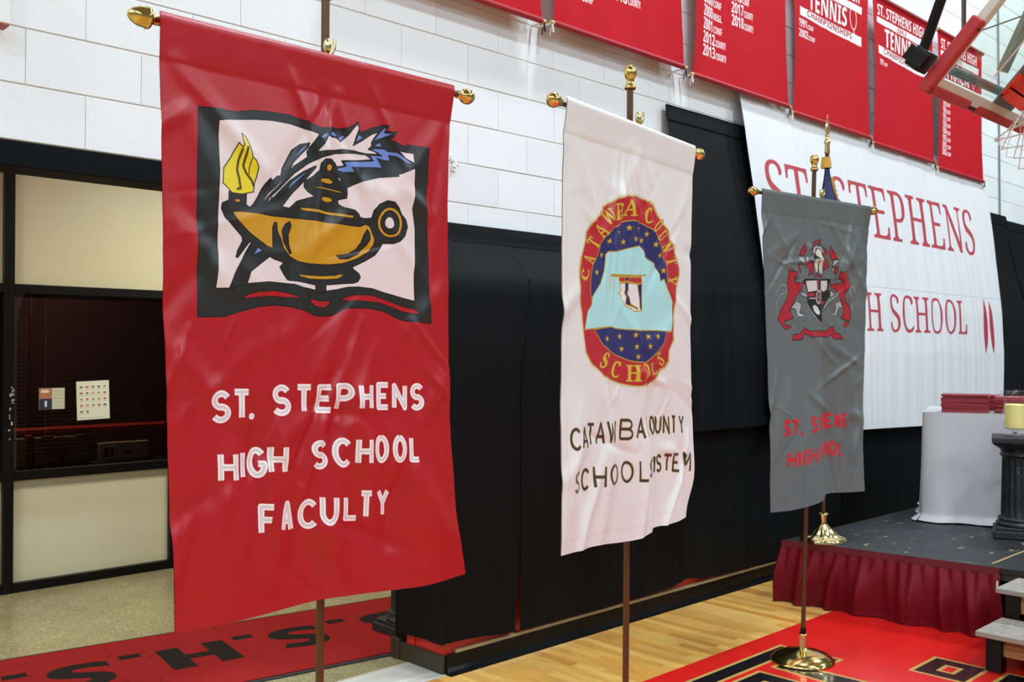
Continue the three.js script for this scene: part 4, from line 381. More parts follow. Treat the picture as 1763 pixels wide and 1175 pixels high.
const ART_B3 = {"shapes":[["R",[2053,2445,2815,2493,2856,2578,2598,2654,2693,2703,2532,2810,3180,2830,3601,2681,3378,2860,3052,3076,2680,3290,2411,3501,2098,3677,2369,3931,1919,4022,1574,4061,1565,4163,2147,4191,2190,4242,1597,4316,999,4038,1005,3970,1268,3727,1729,3461,2049,3181,1974,2960,1946,2756,2083,2615]],["l",[2719,3393,3113,3456,3149,3595,2981,3770,3430,3818,3421,3905,2818,3910,2642,3670,2299,3640,2120,3711,2149,3659]],["l",[3151,3091,3801,3167,3787,3290,3138,3213]],["R",[7095,2415,7974,2369,8015,2480,8282,2678,8270,2903,7891,3062,7838,3100,7912,3359,8429,3592,8536,3945,8234,4025,8460,4059,8303,4210,8194,4240,7807,4245,7855,4160,8237,4062,7647,3941,7876,3658,7525,3349,7067,3082,6347,2880,6289,2824,6559,2837,7316,2761,7476,2701,7086,2619]],["l",[7416,3361,7819,3622,7377,3593,7232,3873,6582,3865,6576,3792,7009,3803,7051,3618,6904,3455]],["l",[6412,3025,6910,3160,6433,3281]],["k",[3601,2681,6275,2660,6353,3282,5662,3667,4995,4127,4202,3746,3769,3466,3801,3167,3380,2843]],["w",[3646,2732,4733,2696,4795,3051,3909,3114]],["R",[3431,2842,3582,2856,3907,3131,3803,3150]],["R",[3856,3132,4582,3098,4566,3231,3892,3272]],["R",[4787,2678,5049,2676,4956,3015,4822,3051]],["l",[3942,3280,4616,3248,4606,3337,3936,3333]],["w",[5426,2694,6010,2696,6036,3005,5750,3083,5166,3017]],["w",[4275,3534,4589,3497,4841,3586,4972,3839,4709,3852,4362,3692]],["R",[5537,3377,6065,3368,5757,3507,5545,3503]],["R",[5122,3915,5699,3811,5062,3986]],["l",[5537,3251,5534,3309,5159,3364,5118,3413,5067,3453,5007,3483,4942,3501,4875,3506,4809,3498,4749,3479,4695,3449,4653,3408,4622,3360,4606,3305,4606,3248,4620,3191,4648,3136,4689,3087,4741,3046,4801,3014,4866,2994,4933,2988,4999,2996,5060,3015,5113,3047,5156,3088,5498,3138,5525,3193]],["R",[5060,3249,5052,3283,5036,3315,5014,3344,4987,3367,4955,3385,4921,3396,4886,3399,4851,3394,4820,3383,4792,3365,4769,3341,4754,3312,4746,3281,4746,3247,4754,3213,4769,3181,4791,3152,4819,3128,4851,3110,4885,3099,4921,3096,4955,3100,4987,3111,5015,3130,5037,3154,5052,3183,5060,3215]],["w",[4985,3257,4981,3275,4974,3292,4963,3307,4950,3320,4935,3329,4919,3335,4903,3337,4887,3334,4872,3328,4859,3318,4849,3305,4842,3290,4839,3273,4839,3255,4843,3237,4850,3221,4861,3205,4874,3193,4889,3184,4905,3178,4922,3176,4938,3178,4953,3184,4965,3194,4975,3207,4982,3222,4986,3239]],["l",[4223,1737,4853,1557,5375,1579,5591,1701,5555,1864,5382,1723,4852,1664,4519,1852,4310,1875]],["c",[4683,1776,5061,1640,5382,1723,5491,2010,5543,2514,5073,2479,5017,2051,4919,2444,4657,2450,4420,2031,4515,1887]],["k",[4517,1869,5077,1979,4446,2030]],["R",[4173,1721,4544,1462,4802,1434,4749,1543,4334,1663]],["R",[4906,1395,5244,1376,5218,1529,4957,1518]],["R",[5375,1597,5856,1696,5873,1859,5570,2009,5594,1737]],["R",[3982,2043,4430,2172,4393,2490,3920,2570,4146,2390,3799,2292]],["R",[5577,2081,5936,1949,6183,2257,5659,2352]],["R",[3776,1542,3861,1766,3689,1929,3184,1928,3515,1691]],["R",[3048,2227,3399,2234,3163,2518,3024,2418]],["R",[6144,1562,6477,1734,6846,1886,6854,1960,6374,2033,6052,1783]],["R",[6694,2243,6911,2236,6856,2478,6693,2483]],["R",[4599,2504,5516,2515,5471,2605,4538,2576]],["l",[3104,1966,3481,1970,3654,2226,3256,2169]],["l",[3945,1921,4067,1970,3701,2260,3666,2121]],["l",[6533,2009,6912,1995,6870,2108,6505,2250]],["l",[3247,2238,3399,2234,3218,2482]],["l",[6453,2270,6642,2263,6612,2486]],["w",[2595,2688,2798,2649,3098,2659,2693,2703]],["w",[6815,2646,6975,2604,7359,2602,6925,2661]],["R",[2193,4655,2362,4465,2934,4447,3221,4359,3438,4228,3731,4325,4032,4362,5018,4353,6250,4390,6452,4271,6828,4266,7008,4466,7500,4498,7844,4680,6865,4670,6637,4525,6272,4608,5043,4552,4211,4567,3660,4482,3359,4463,3187,4638]]],"lines":[[1061,3884,890,3667,954,3497,1364,3232,1759,3153,1866,3065,1831,2929,1542,2904,1196,2982,830,3297],[8518,3665,8702,3474,8459,3198,8169,3055,8323,2864,8603,2838,8962,3130],[3744,3466,4202,3746,5047,4129],[6353,3282,5662,3667,5132,3808],[3454,2859,3803,3150],[6235,2824,6278,3025]],"text":[[1569,7269,1525,7239,1462,7216,1385,7205,1303,7204,1225,7215,1159,7237,1113,7266,1090,7300,1094,7336,1123,7369,1176,7395,1246,7413,1326,7420,1326,7412,1408,7419,1481,7435,1536,7460,1569,7491,1577,7525,1560,7557,1517,7586,1454,7607,1376,7619,1293,7620,1213,7611,1143,7592,1091,7565],[1857,7195,2515,7216],[2185,7205,2147,7636],[2680,7638,2698,7639],[4205,7272,4167,7239,4110,7214,4041,7199,3967,7195,3895,7204,3834,7224,3791,7253,3769,7287,3770,7324,3796,7360,3843,7389,3905,7410,3977,7421,3979,7412,4053,7422,4118,7442,4167,7470,4195,7504,4203,7539,4185,7572,4145,7600,4087,7619,4016,7629,3941,7627,3868,7614,3805,7592,3758,7562],[4589,7200,4867,7231],[4728,7215,4678,7654],[6904,7274,6388,7233,6413,7646,6923,7692],[6407,7440,6819,7481],[7295,7691,7279,7291,7611,7699,7597,7298],[8323,7344,8281,7314,8222,7292,8154,7279,8083,7279,8017,7289,7964,7310,7928,7339,7914,7373,7923,7408,7954,7441,8004,7467,8067,7485,8137,7493,8137,7484,8209,7491,8273,7508,8323,7533,8354,7564,8362,7597,8347,7629,8310,7657,8256,7678,8189,7689,8117,7690,8047,7681,7987,7661,7942,7635],[1492,8191,1481,8619],[2113,8216,2100,8647],[1486,8405,2106,8431],[2441,8194,2427,8636],[3349,8273,3287,8233,3213,8205,3132,8190,3048,8188,2968,8200,2895,8224,2836,8260,2792,8304,2768,8355,2765,8408,2783,8461,2820,8510,2875,8552,2943,8585,3021,8607,3104,8615,3187,8610,3264,8593,3330,8564,3382,8525,3415,8477,3402,8442,3146,8425],[3685,8159,3665,8618],[4284,8201,4261,8664],[3674,8388,4272,8433],[6374,8191,6431,8206,6483,8237,6528,8281,6561,8333,6580,8392,6583,8451,6571,8507,6545,8556,6505,8593,6456,8617,6401,8624,6344,8616,6290,8592,4868,8554,4831,8506,4808,8450,4799,8391,4806,8334,4828,8281,4864,8238,6265,8207,6317,8191,6374,8191],[7065,8233,7134,8243,7198,8267,7252,8304,7292,8351,7314,8404,7318,8460,7303,8514,7271,8562,7222,8601,7163,8628,7096,8641,7026,8638,6960,8621,6901,8590,6854,8548,6823,8498,6810,8443,6815,8388,6838,8336,6878,8292,6932,8259,6996,8239,7065,8233],[7665,8271,7659,8682,8033,8695],[5278,7231,4951,7231,4951,7691,5278,7691],[4951,7461,5213,7461],[5382,7691,5382,7231,5546,7231,5562,7231,5597,7234,5631,7245,5660,7262,5683,7284,5700,7311,5708,7340,5708,7370,5700,7399,5683,7426,5660,7448,5631,7465,5597,7476,5562,7479,5382,7479],[5813,7231,5813,7691],[6141,7231,6141,7691],[5813,7461,6141,7461],[5280,8250,5250,8218,5208,8195,5159,8183,5107,8183,5058,8196,5017,8221,4989,8254,4976,8292,4981,8330,5002,8366,5038,8395,5084,8413,5135,8420,5135,8410,5188,8416,5235,8433,5272,8460,5295,8493,5302,8530,5291,8566,5264,8598,5224,8622,5175,8636,5122,8639,5070,8630,5025,8611,4991,8582],[5732,8257,5701,8222,5665,8197,5625,8184,5584,8182,5543,8192,5506,8214,5473,8246,5447,8286,5429,8333,5419,8384,5419,8437,5429,8488,5447,8535,5473,8575,5506,8607,5543,8629,5584,8639,5625,8637,5665,8623,5701,8599,5732,8564],[5874,8181,5874,8640],[6220,8181,6220,8640],[5874,8410,6220,8410]]};
// ---------------------------------------------------------------- banners on stands
const UP = V(0, 1, 0);
function creaseHeight(cs, x, y) {
  let h = 0;
  for (const c of cs) { const dx = c[2] - c[0], dy = c[3] - c[1], L2 = dx * dx + dy * dy, t = ((x - c[0]) * dx + (y - c[1]) * dy) / L2; if (t < -.15 || t > 1.15) continue; const tt = clamp(t), px = c[0] + dx * tt - x, py = c[1] + dy * tt - y, d2 = (px * px + py * py) / (c[4] * c[4]); if (d2 > 6) continue; h += c[5] * Math.exp(-d2) * Math.sin(Math.PI * clamp(t * .86 + .1)); }
  return h;
}
function randomCreases(seed, W, H, n, opt = {}) {
  const r = rng(seed), out = [];
  for (let i = 0; i < n; i++) { const k = r(); let x0, y0, x1, y1, w, a;
    if (k < .34) { x0 = W * (r() < .6 ? .5 + (r() - .5) * .25 : r()); y0 = .04 + r() * .08; const ang = (r() - .5) * 1.5, L = .25 + r() * .5; x1 = x0 + Math.sin(ang) * L; y1 = y0 + Math.cos(ang) * L; w = .008 + r() * .016; a = (r() - .35) * .014; }
    else if (k < .75) { x0 = W * r(); y0 = H * (.45 + r() * .35); const ang = (r() - .5) * 1.1, L = .2 + r() * .45; x1 = x0 + Math.sin(ang) * L; y1 = y0 + Math.cos(ang) * L; w = .012 + r() * .03; a = (r() - .4) * .026; }
    else { x0 = W * r(); y0 = H * r(); const ang = r() * 6.28, L = .1 + r() * .25; x1 = x0 + Math.sin(ang) * L; y1 = y0 + Math.cos(ang) * L; w = .005 + r() * .01; a = (r() - .4) * .008; }
    out.push([x0, y0, x1, y1, w, a]); }
  const nd = Math.round(n * .6); // slanting pulls across the cloth
  for (let i = 0; i < nd; i++) { const x0 = W * r(), y0 = H * (.12 + .8 * r()), s = r() < .6 ? 1 : -1, ang = s * (.7 + r() * .75), L = .12 + r() * .3; out.push([x0, y0, x0 + Math.sin(ang) * L, y0 + Math.cos(ang) * L, .009 + r() * .02, (r() - .42) * .018]); }
  return out;
}
function bannerCloth(B, cs, view, L, N) { // returns geometry function
  const A = V(...B.A), dir = V(...B.dir), n = V(...B.n), W = B.W, yTop = 2.234, fold = B.fold, vd = V(...view);
  return (s, t, band) => { // s visible fraction, band: 0 before the pleat, 0..1 inside, 1 after
    const xl = sampleArr(B.xl, t), xr = sampleArr(B.xr, t), Hs = sampleArr(B.H, s), X = lerp(xl, xr, s), y = t * Hs;
    const roll = t < .012 ? (1 - t / .012) : 0;
    let h = creaseHeight(cs, s * W, y) * smooth(.0, .07, t) + N(s * W, y, t);
    const p = A.clone().addScaledVector(dir, X).addScaledVector(n, h - .006 * roll * roll); p.y = yTop - y + .0;
    if (fold && band > 0) { const d = sampleArr(fold.d, t) * W * L * 1.0, s0 = sampleArr(fold.s, t); const fade = band >= 1 ? lerp(1, .45, smooth(s0, 1, s)) : band; p.addScaledVector(vd, d * fade); }
    return p;
  };
}
function bannerGeometry(B, F, nu, nv, back) {
  if (!B.fold) { const g = grid(nu, nv, (u, v) => { const p = F(u, v, 0); return [p.x, p.y, p.z]; }); return g; }
  const na = Math.round(nu * .55), nb = 12, nc = nu - na, e = .005;   // the pleat: a narrow band of columns that runs back from the front cloth
  return grid(na + nb + nc, nv, (u, v, i) => { const s0 = sampleArr(B.fold.s, v); let p; if (i <= na) p = F((s0 - e) * i / na, v, 0); else if (i <= na + nb) p = F(s0 - e + 2 * e * (i - na) / nb, v, (i - na) / nb); else p = F(lerp(s0 + e, 1, (i - na - nb) / nc), v, 1); return [p.x, p.y, p.z]; },
    (u, v, i) => { const s0 = sampleArr(B.fold.s, v), d = sampleArr(B.fold.d, v), q0 = (s0 - e) * (1 - d), q1 = (s0 + e) * (1 - d) + d; let q; if (i <= na) q = q0 * i / na; else if (i <= na + nb) q = lerp(q0, q1, (i - na) / nb); else q = lerp(q1, 1, (i - na - nb) / nc); return [q, 1 - v]; });
}
function backed(geo, off) { // back face of the cloth, a little behind the front
  const g = geo.clone(), p = g.attributes.position, n = g.attributes.normal; for (let i = 0; i < p.count; i++) p.setXYZ(i, p.getX(i) - n.getX(i) * off, p.getY(i) - n.getY(i) * off, p.getZ(i) - n.getZ(i) * off); return g;
}
const P4 = (ctx, a, W, H) => { ctx.beginPath(); for (let i = 0; i < a.length; i += 2) { const x = a[i] / 10000 * W, y = a[i + 1] / 10000 * H; i ? ctx.lineTo(x, y) : ctx.moveTo(x, y); } };
function drawArt(art, W, H, bg, pal, edge, edgeW, lineCols, txt, px) {
  const [c, x] = canvas(W, H); x.fillStyle = bg; x.fillRect(0, 0, W, H); x.lineJoin = 'round'; x.lineCap = 'butt';
  for (const [k, a] of art.shapes) { P4(x, a, W, H); x.closePath(); x.fillStyle = pal[k]; x.fill(); x.strokeStyle = edge(k); x.lineWidth = edgeW(k) * px; x.stroke(); }
  art.lines.forEach((a, i) => { const s = lineCols(i); for (const [cc, w, dash] of s) { P4(x, a, W, H); x.strokeStyle = cc; x.lineWidth = w * px; if (dash) x.setLineDash(dash); x.stroke(); x.setLineDash([]); } });
  if (art.stars) for (const a of art.stars) { P4(x, a, W, H); x.closePath(); x.fillStyle = '#c9a52c'; x.fill(); x.strokeStyle = '#8a701c'; x.lineWidth = .5 * px; x.stroke(); }
  if (art.glyphs) for (const [ch, ...m] of art.glyphs) { const k = 1 / 10000, ox = m[0] * k * W, oy = m[1] * k * H, xx = m[2] * k * W - ox, xy = m[3] * k * H - oy, yx = m[4] * k * W - ox, yy = m[5] * k * H - oy; x.save(); x.font = 'bold 100px serif'; const tw = x.measureText(ch).width; x.transform(xx / tw, xy / tw, yx / 68, yy / 68, ox, oy); x.lineWidth = 5; x.strokeStyle = '#8d6f1e'; x.fillStyle = '#d2ad3a'; x.textBaseline = 'alphabetic'; x.strokeText(ch, 0, 68); x.fillText(ch, 0, 68); x.restore(); }
  x.lineJoin = 'round'; x.lineCap = 'butt';
  for (const [cc, w, cap] of txt) for (const a of art.text) { P4(x, a, W, H); x.strokeStyle = cc; x.lineWidth = w * px; x.lineCap = a.length === 4 && Math.abs(a[0] - a[2]) < 130 && Math.abs(a[1] - a[3]) < 60 ? 'round' : cap || 'butt'; x.stroke(); }
  return [c, x];
}
function hemLines(x, W, H, c, sideW, topH, botH) { // stitched hems: doubled cloth and a row of stitches
  x.strokeStyle = c; x.lineWidth = 2; x.setLineDash([7, 5]);
  for (const q of [sideW, W - sideW]) { x.beginPath(); x.moveTo(q, topH); x.lineTo(q, H); x.stroke(); }
  x.beginPath(); x.moveTo(0, topH); x.lineTo(W, topH); x.stroke(); x.beginPath(); x.moveTo(0, H - botH); x.lineTo(W, H - botH); x.stroke(); x.setLineDash([]);
}
function standParts(t, base, top, A, Bv, o) {
  const b = V(...base), tp = V(...top), ax = tp.clone().sub(b).normalize(), a = V(...A), c = V(...Bv), d = c.clone().sub(a).normalize();
  const baseY = b.y;
  const po = part('pole', rod(b.clone().addScaledVector(ax, .1), tp.clone().addScaledVector(ax, -.06), .0105, 18), M.poleBrown, t);
  const bs = part('base', lathe([[0, 0], [.15, 0], [.152, .006], [.148, .014], [.135, .026], [.11, .04], [.075, .05], [.04, .056], [.026, .06], [.024, .066], [0, .066]].map(p => [p[0], p[1]]), 48).translate(b.x, baseY, b.z), M.brass, t);
  part('collar', along(lathe([[.0, .05], [.024, .05], [.019, .075], [.017, .12], [.019, .128], [.019, .134], [0, .134]], 24), b, ax), M.paleBrass, bs);
  part('ferrule', along(new THREE.CylinderGeometry(.0135, .0135, .03, 16).translate(0, .147, 0), b, ax), M.blackMetal, po);
  part('pole_finial', along(lathe([[0, 0], [.018, 0], [.019, .006], [.015, .014], [.0125, .022], [.0125, .026], [.014, .03], [.0135, .033], [.018, .04], [.0215, .05], [.021, .062], [.016, .073], [.007, .079], [0, .08]], 24), tp.clone().addScaledVector(ax, -.08), ax), M.brass, po);
  const cb = part('crossbar', rod(a, c, .0085, 14), M.poleBrown, t);
  const ball = [[0, -.012], [.011, -.012], [.012, 0], [.0125, .006], [.019, .012], [.022, .022], [.0215, .032], [.015, .043], [.006, .048], [0, .0485]];
  const acorn = [[0, -.02], [.0115, -.02], [.0118, .0], [.013, .006], [.0235, .01], [.0245, .016], [.0225, .02], [.021, .034], [.015, .048], [.007, .056], [0, .058]];
  part('bar_finial', along(lathe(o.acorn ? acorn : ball, 24), a, d.clone().negate()), M.brass, cb);
  part('bar_finial', along(lathe(ball, 24), c, d), M.brass, cb);
  const hp = V(...o.hook); part('hook', [tube([hp.clone().add(V(0, -.03, 0)), hp.clone().add(V(.012, -.02, .008)), hp.clone().add(V(.02, -.005, .012)), hp.clone().add(V(.02, .02, .012))], .004, 16, 8), new THREE.SphereGeometry(.013, 14, 10).scale(.8, 1.5, .8).translate(hp.x + .004, hp.y, hp.z + .006)], M.paleBrass, t);
}
const satin = (map, o = {}) => phys({ map, roughness: .32, specularIntensity: .85, sheen: .05, sheenRoughness: .3, sheenColor: col(0xffffff), bumpMap: clothBump, bumpScale: .00025, side: THREE.DoubleSide, ...o });
{ // red faculty banner
  const st = thing('banner_stand', 'brown and brass floor stand holding the red faculty banner', 'banner stand', [0, 0, 0], 0, 'floor stands with brass finials');
  standParts(st, [1.342, 0, -2.125], [1.336, 2.47, -2.088], [.879, 2.22, -2.058], [1.764, 2.22, -2.065], { acorn: true, hook: [1.322, 2.262, -2.07] });
  const W = 1248, H = 2048, px = W / 505;
  const pal = { k: '#262626', p: '#e4d2d1', b: '#6c86cc', y: '#e2ce22', g: '#c8911f', r: '#ac151f' };
  const [c, x] = drawArt(ART_B1, W, H, '#ac151f', pal, (k) => k === 'k' ? '#0f0f12' : '#15130f', (k) => k === 'k' ? 1.6 : 1.5, (i) => i < 2 ? [['#2a1c0c', 3.4], ['#8a6a2a', 2.2, [2, 2.5]]] : [['#2a1c0c', 1.4]], [['#f0ebea', 9.4, 'butt'], ['#dcc9cd', 3.8, 'butt']], px);
  hemLines(x, W, H, 'rgba(120,14,22,.6)', 26, 138, 58);
  const cs = randomCreases(101, .83, 1.36, 46);
  // long pulls from the rod ends and the pole, and broad soft folds toward the lower hem
  cs.push([.03, .10, .30, .36, .022, .009], [.06, .2, .2, .5, .03, .006], [.40, .08, .33, .42, .018, .005], [.46, .09, .56, .40, .016, .006], [.80, .12, .60, .38, .03, .007], [.62, .95, .82, 1.3, .05, .016], [.44, .98, .40, 1.36, .05, .018], [.20, .95, .08, 1.34, .05, .014], [.3, .9, .24, 1.3, .035, .01], [.56, 1.0, .6, 1.36, .04, -.014], [.02, .45, .28, .62, .03, .007], [.0, .72, .2, .92, .03, .008], [.82, .55, .66, .72, .03, .008], [.82, .8, .66, 1.02, .03, .01], [.5, .62, .36, .85, .025, .006]);
  const F = bannerCloth(BANNER1, cs, [.7, 0, -.7], 0, (X, y, t) => .010 * Math.sin(X * 5 + 1) * t + .012 * Math.sin(X * 11 + .8) * smooth(.6, 1, t) + .003 * (fbm(X * 14, y * 9, 71, 3) - .5) + .013 * (1 - clamp(y / .102)) + .002 * smooth(.104, .098, y));
  const g = bannerGeometry(BANNER1, F, 190, 280);
  const bn = thing('hanging_banner', 'red satin faculty banner with lamp and book applique hanging from its stand', 'banner');
  part('cloth', g, satin(ctex(c)), bn); part('backing', backed(bannerGeometry(BANNER1, F, 60, 90), .003), satin(null, { color: 0x9c1d27 }), bn);
}
{ // white county banner
  const st = thing('banner_stand', 'brown and brass floor stand holding the white county banner', 'banner stand', [0, 0, 0], 0, 'floor stands with brass finials');
  standParts(st, [2.474, 0, -2.060], [2.463, 2.44, -2.022], [2.018, 2.22, -1.924], [2.900, 2.22, -2.075], { hook: [2.463, 2.262, -1.998] });
  const W = 1248, H = 2032, px = W / 225 * .62;
  const pal = { R: '#b4212c', n: '#2c2c66', N: '#26265a', a: '#a9dcdc', w: '#e2dcd8' };
  const [c, x] = drawArt(ART_B2, W, H, '#e0dcd8', pal, () => '#b3922e', (k) => k === 'R' ? 1.9 : 1.6, () => [['#b3922e', 2.2], ['#f0ead8', .8]], [['#a88f2e', 5.2, 'butt'], ['#2b2740', 2.9, 'butt']], px);
  { // metallic fringe round the seal
    const a = ART_B2.shapes[0][1], n = a.length / 2; x.strokeStyle = '#b89a34'; x.lineWidth = 2.4; const r = rng(9); let cx = 0, cy = 0; for (let i = 0; i < n; i++) { cx += a[2 * i] / n; cy += a[2 * i + 1] / n; }
    for (let i = 0; i < n; i++) { const j = (i + 1) % n; for (let k = 0; k < 12; k++) { const t = k / 12, X = lerp(a[2 * i], a[2 * j], t), Y = lerp(a[2 * i + 1], a[2 * j + 1], t), L = Math.hypot(X - cx, Y - cy), q = (r() * .5 + .7) * 115; x.beginPath(); x.moveTo(X / 1e4 * W, Y / 1e4 * H); x.lineTo((X + (X - cx) / L * q) / 1e4 * W, (Y + (Y - cy) / L * q * .6) / 1e4 * H); x.stroke(); } } }
  hemLines(x, W, H, 'rgba(190,170,150,.9)', 36, 140, 60);
  const cs = randomCreases(202, .83, 1.34, 44); cs.push([.44, .1, .40, .5, .02, .007], [.5, .1, .62, .42, .02, .006], [.05, .1, .24, .4, .03, .006], [.8, .15, .66, .4, .03, .006], [.1, .9, .02, 1.3, .04, .012], [.3, .95, .25, 1.34, .04, .012]);
  const F = bannerCloth(BANNER2, cs, [.776, 0, -.63], 1.0, (X, y, t) => .010 * Math.sin(X * 8 + 2) * t + .003 * (fbm(X * 14, y * 9, 73, 3) - .5) + .013 * (1 - clamp(y / .102)) + .002 * smooth(.104, .098, y));
  const bn = thing('hanging_banner', 'white satin county school system banner with round seal hanging from its stand', 'banner');
  part('cloth', bannerGeometry(BANNER2, F, 190, 280), satin(ctex(c), { sheen: .2 }), bn); part('backing', backed(bannerGeometry(BANNER2, F, 70, 90), .003), satin(null, { color: 0xdcd4cc }), bn);
}
{ // grey school banner
  const st = thing('banner_stand', 'brown and brass floor stand with round brass base holding the grey banner', 'banner stand', [0, 0, 0], 0, 'floor stands with brass finials');
  standParts(st, [4.25, 0.001, -2.425], [4.272, 2.455, -2.362], [3.794, 2.22, -2.383], [4.708, 2.22, -2.294], { hook: [4.262, 2.262, -2.33] });
  const W = 1150, H = 2048, px = W / 185 * .6;
  const pal = { R: '#a82430', l: '#a9aaa6', w: '#cdc9c6', c: '#d3cdb8', k: '#1e2022' };
  const [c, x] = drawArt(ART_B3, W, H, '#636b6a', pal, () => '#202426', () => 1.5, () => [['#2a2d2e', 2.6], ['#b4b4ae', 1.3]], [['#c0202c', 6.6, 'butt'], ['#cf3040', 1.6, 'butt']], px);
  hemLines(x, W, H, 'rgba(80,84,82,.8)', 34, 126, 56);
  const cs = randomCreases(303, .8, 1.45, 52); cs.push([.05, .1, .3, .5, .022, .010], [.1, .1, .2, .45, .02, .006], [.74, .12, .55, .45, .026, .009], [.66, .1, .6, .4, .02, .007], [.78, .3, .62, .52, .024, .008], [.1, .95, .02, 1.3, .04, .012], [.3, 1.0, .24, 1.4, .04, .012], [.66, 1.02, .8, 1.1, .03, .012], [.7, .92, .78, .86, .025, .008]);
  const F = bannerCloth(BANNER3, cs, [.875, 0, -.485], 1.25, (X, y, t) => .010 * Math.sin(X * 8 + .5) * t + .003 * (fbm(X * 14, y * 9, 75, 3) - .5) + .013 * (1 - clamp(y / .102)) + .002 * smooth(.104, .098, y));
  const bn = thing('hanging_banner', 'grey satin school banner with red and white crest hanging from its stand', 'banner');
  part('cloth', bannerGeometry(BANNER3, F, 190, 280), satin(ctex(c), { sheen: .25 }), bn); part('backing', backed(bannerGeometry(BANNER3, F, 70, 90), .003), satin(null, { color: 0x646866 }), bn);
}
// ---------------------------------------------------------------- stage
const SY = .37;
const stageTex = dataTex(1024, (u, v) => {
  const a = fbm(u * 8, v * 8, 61, 4), g = fbm(u * 90, v * 30, 63, 3); let k = 27 + 17 * (a - .5) + 26 * (g - .5);
  const s = fbm(u * 22 + 3, v * 70, 65, 3), s2 = fbm(u * 60, v * 14 + 9, 67, 3); let c = [k, k + 1, k + 2];
  if (s > .68 && a > .48) c = [128, 116, 90]; else if (s2 > .69 && a < .52) c = [112, 106, 94]; return c;
});
function deck(pts, tex) { // polygon in plan, 3 cm thick top
  const sh = new THREE.Shape(pts.map(p => new THREE.Vector2(p[0], -p[1]))); const g = new THREE.ExtrudeGeometry(sh, { depth: .03, bevelEnabled: true, bevelSize: .002, bevelThickness: .002, bevelSegments: 1 }); g.rotateX(-Math.PI / 2); g.translate(0, SY - .032, 0);
  const p = g.attributes.position, uv = g.attributes.uv; for (let i = 0; i < p.count; i++) uv.setXY(i, p.getX(i) * .55, p.getZ(i) * .55); return g;
}
const stageM = phys({ map: stageTex, roughness: .48 }), rawWood = std({ color: 0xa88a54, roughness: .7 });
{
  const xs = (z) => 5.194 + (z + 3.074) * .1174;
  const a = thing('stage_deck', 'dark grey painted stage deck along the wall carrying the table and flag', 'stage', [0, 0, 0], 0, 'stage decks');
  part('deck_top', deck([[xs(-3.074), -3.074], [12, -3.05], [12, -1.957], [xs(-1.957), -1.957]]), stageM, a);
  part('side_board', slab(5.36, 11.9, .17, SY - .034, -3.0, -1.99), std({ color: 0x15130f, roughness: .8 }), a);
  for (const x of [5.45, 7.8, 10.2]) for (const z of [-2.95, -2.05]) part('leg', slab(x, x + .06, 0, .18, z - .03, z + .03), M.blackMetal, a);
  part('worn_edge', slab(5.4, 12, SY - .001, SY + .0012, -1.972, -1.959), rawWood, a);
  const b = thing('stage_deck', 'dark grey painted stage deck in front, behind the wooden steps', 'stage', [0, 0, 0], 0, 'stage decks');
  part('deck_top', deck([[xs(-1.95), -1.95], [12, -1.95], [12, .6], [xs(.6), .6]]), stageM, b);
  part('side_board', slab(5.50, 11.9, .17, SY - .034, -1.9, .55), std({ color: 0x15130f, roughness: .8 }), b);
  part('edge_rail', slab(5.345, 5.365, .30, .337, -1.92, -.2), std({ color: 0x3f3a32, roughness: .6, metalness: .3 }), b);
  for (const x of [5.62, 7.8, 10.2]) for (const z of [-1.8, .4]) part('leg', slab(x, x + .06, 0, .18, z - .03, z + .03), M.blackMetal, b);
  // gathered maroon skirt along the open side
  const k = thing('stage_skirt', 'gathered maroon satin skirt hanging along the side of the stage', 'stage skirt');
  const mar = phys({ color: 0x6c0c1a, roughness: .5, specularIntensity: .35, sheen: .05, sheenRoughness: .4, sheenColor: col(0x902038), side: THREE.DoubleSide });
  const L = 1.19, z0 = -3.09;
  const F = (u, v) => { const s = u * L, z = z0 + s, X = xs(z) - .006; const w = .35 * v; let f = 0, p1 = s * 92 + 3 * fbm(s * 6, 1, 81, 2), p2 = s * 34 + 5 * fbm(s * 4, 2, 83, 2) + v * 1.2; f = (.006 * (1 - v * .7) * Math.sin(p1) + .03 * smooth(.03, .7, v) * Math.sin(p2) + .014 * smooth(.3, 1, v) * (fbm(s * 7, v * 1.5, 85, 2) - .5) * 2); const puff = .034 * Math.sin(Math.min(1, v * 1.08) * 2.6) + .012 * v; return [X - puff - f - .006, SY - .035 - w * (.94 + .02 * fbm(s * 5, 3, 87, 2)) + (v > .97 ? .002 : 0), z + .05 * v * (u - .5) + .006 * Math.cos(p2) * v - .03 * v * Math.sin(u * 6)]; };
  part('gathered_cloth', grid(420, 44, F), mar, k);
  part('back_corner', grid(40, 30, (u, v) => { const p = F(0, v); return [p[0] + u * .5 + .0, p[1], p[2] - .006 + .012 * Math.sin(u * 22) * v]; }), mar, k);
  part('top_band', grid(60, 3, (u, v) => [xs(z0 + u * L) - .013, SY + .001 - v * .04, z0 + u * L]), std({ color: 0x64101c, roughness: .7, side: THREE.DoubleSide }), k);
  part('clip', slab(xs(-1.905) - .035, xs(-1.905) - .03, .255, .305, -1.908, -1.9), M.whitePaint, k, 'white plastic clip');
}
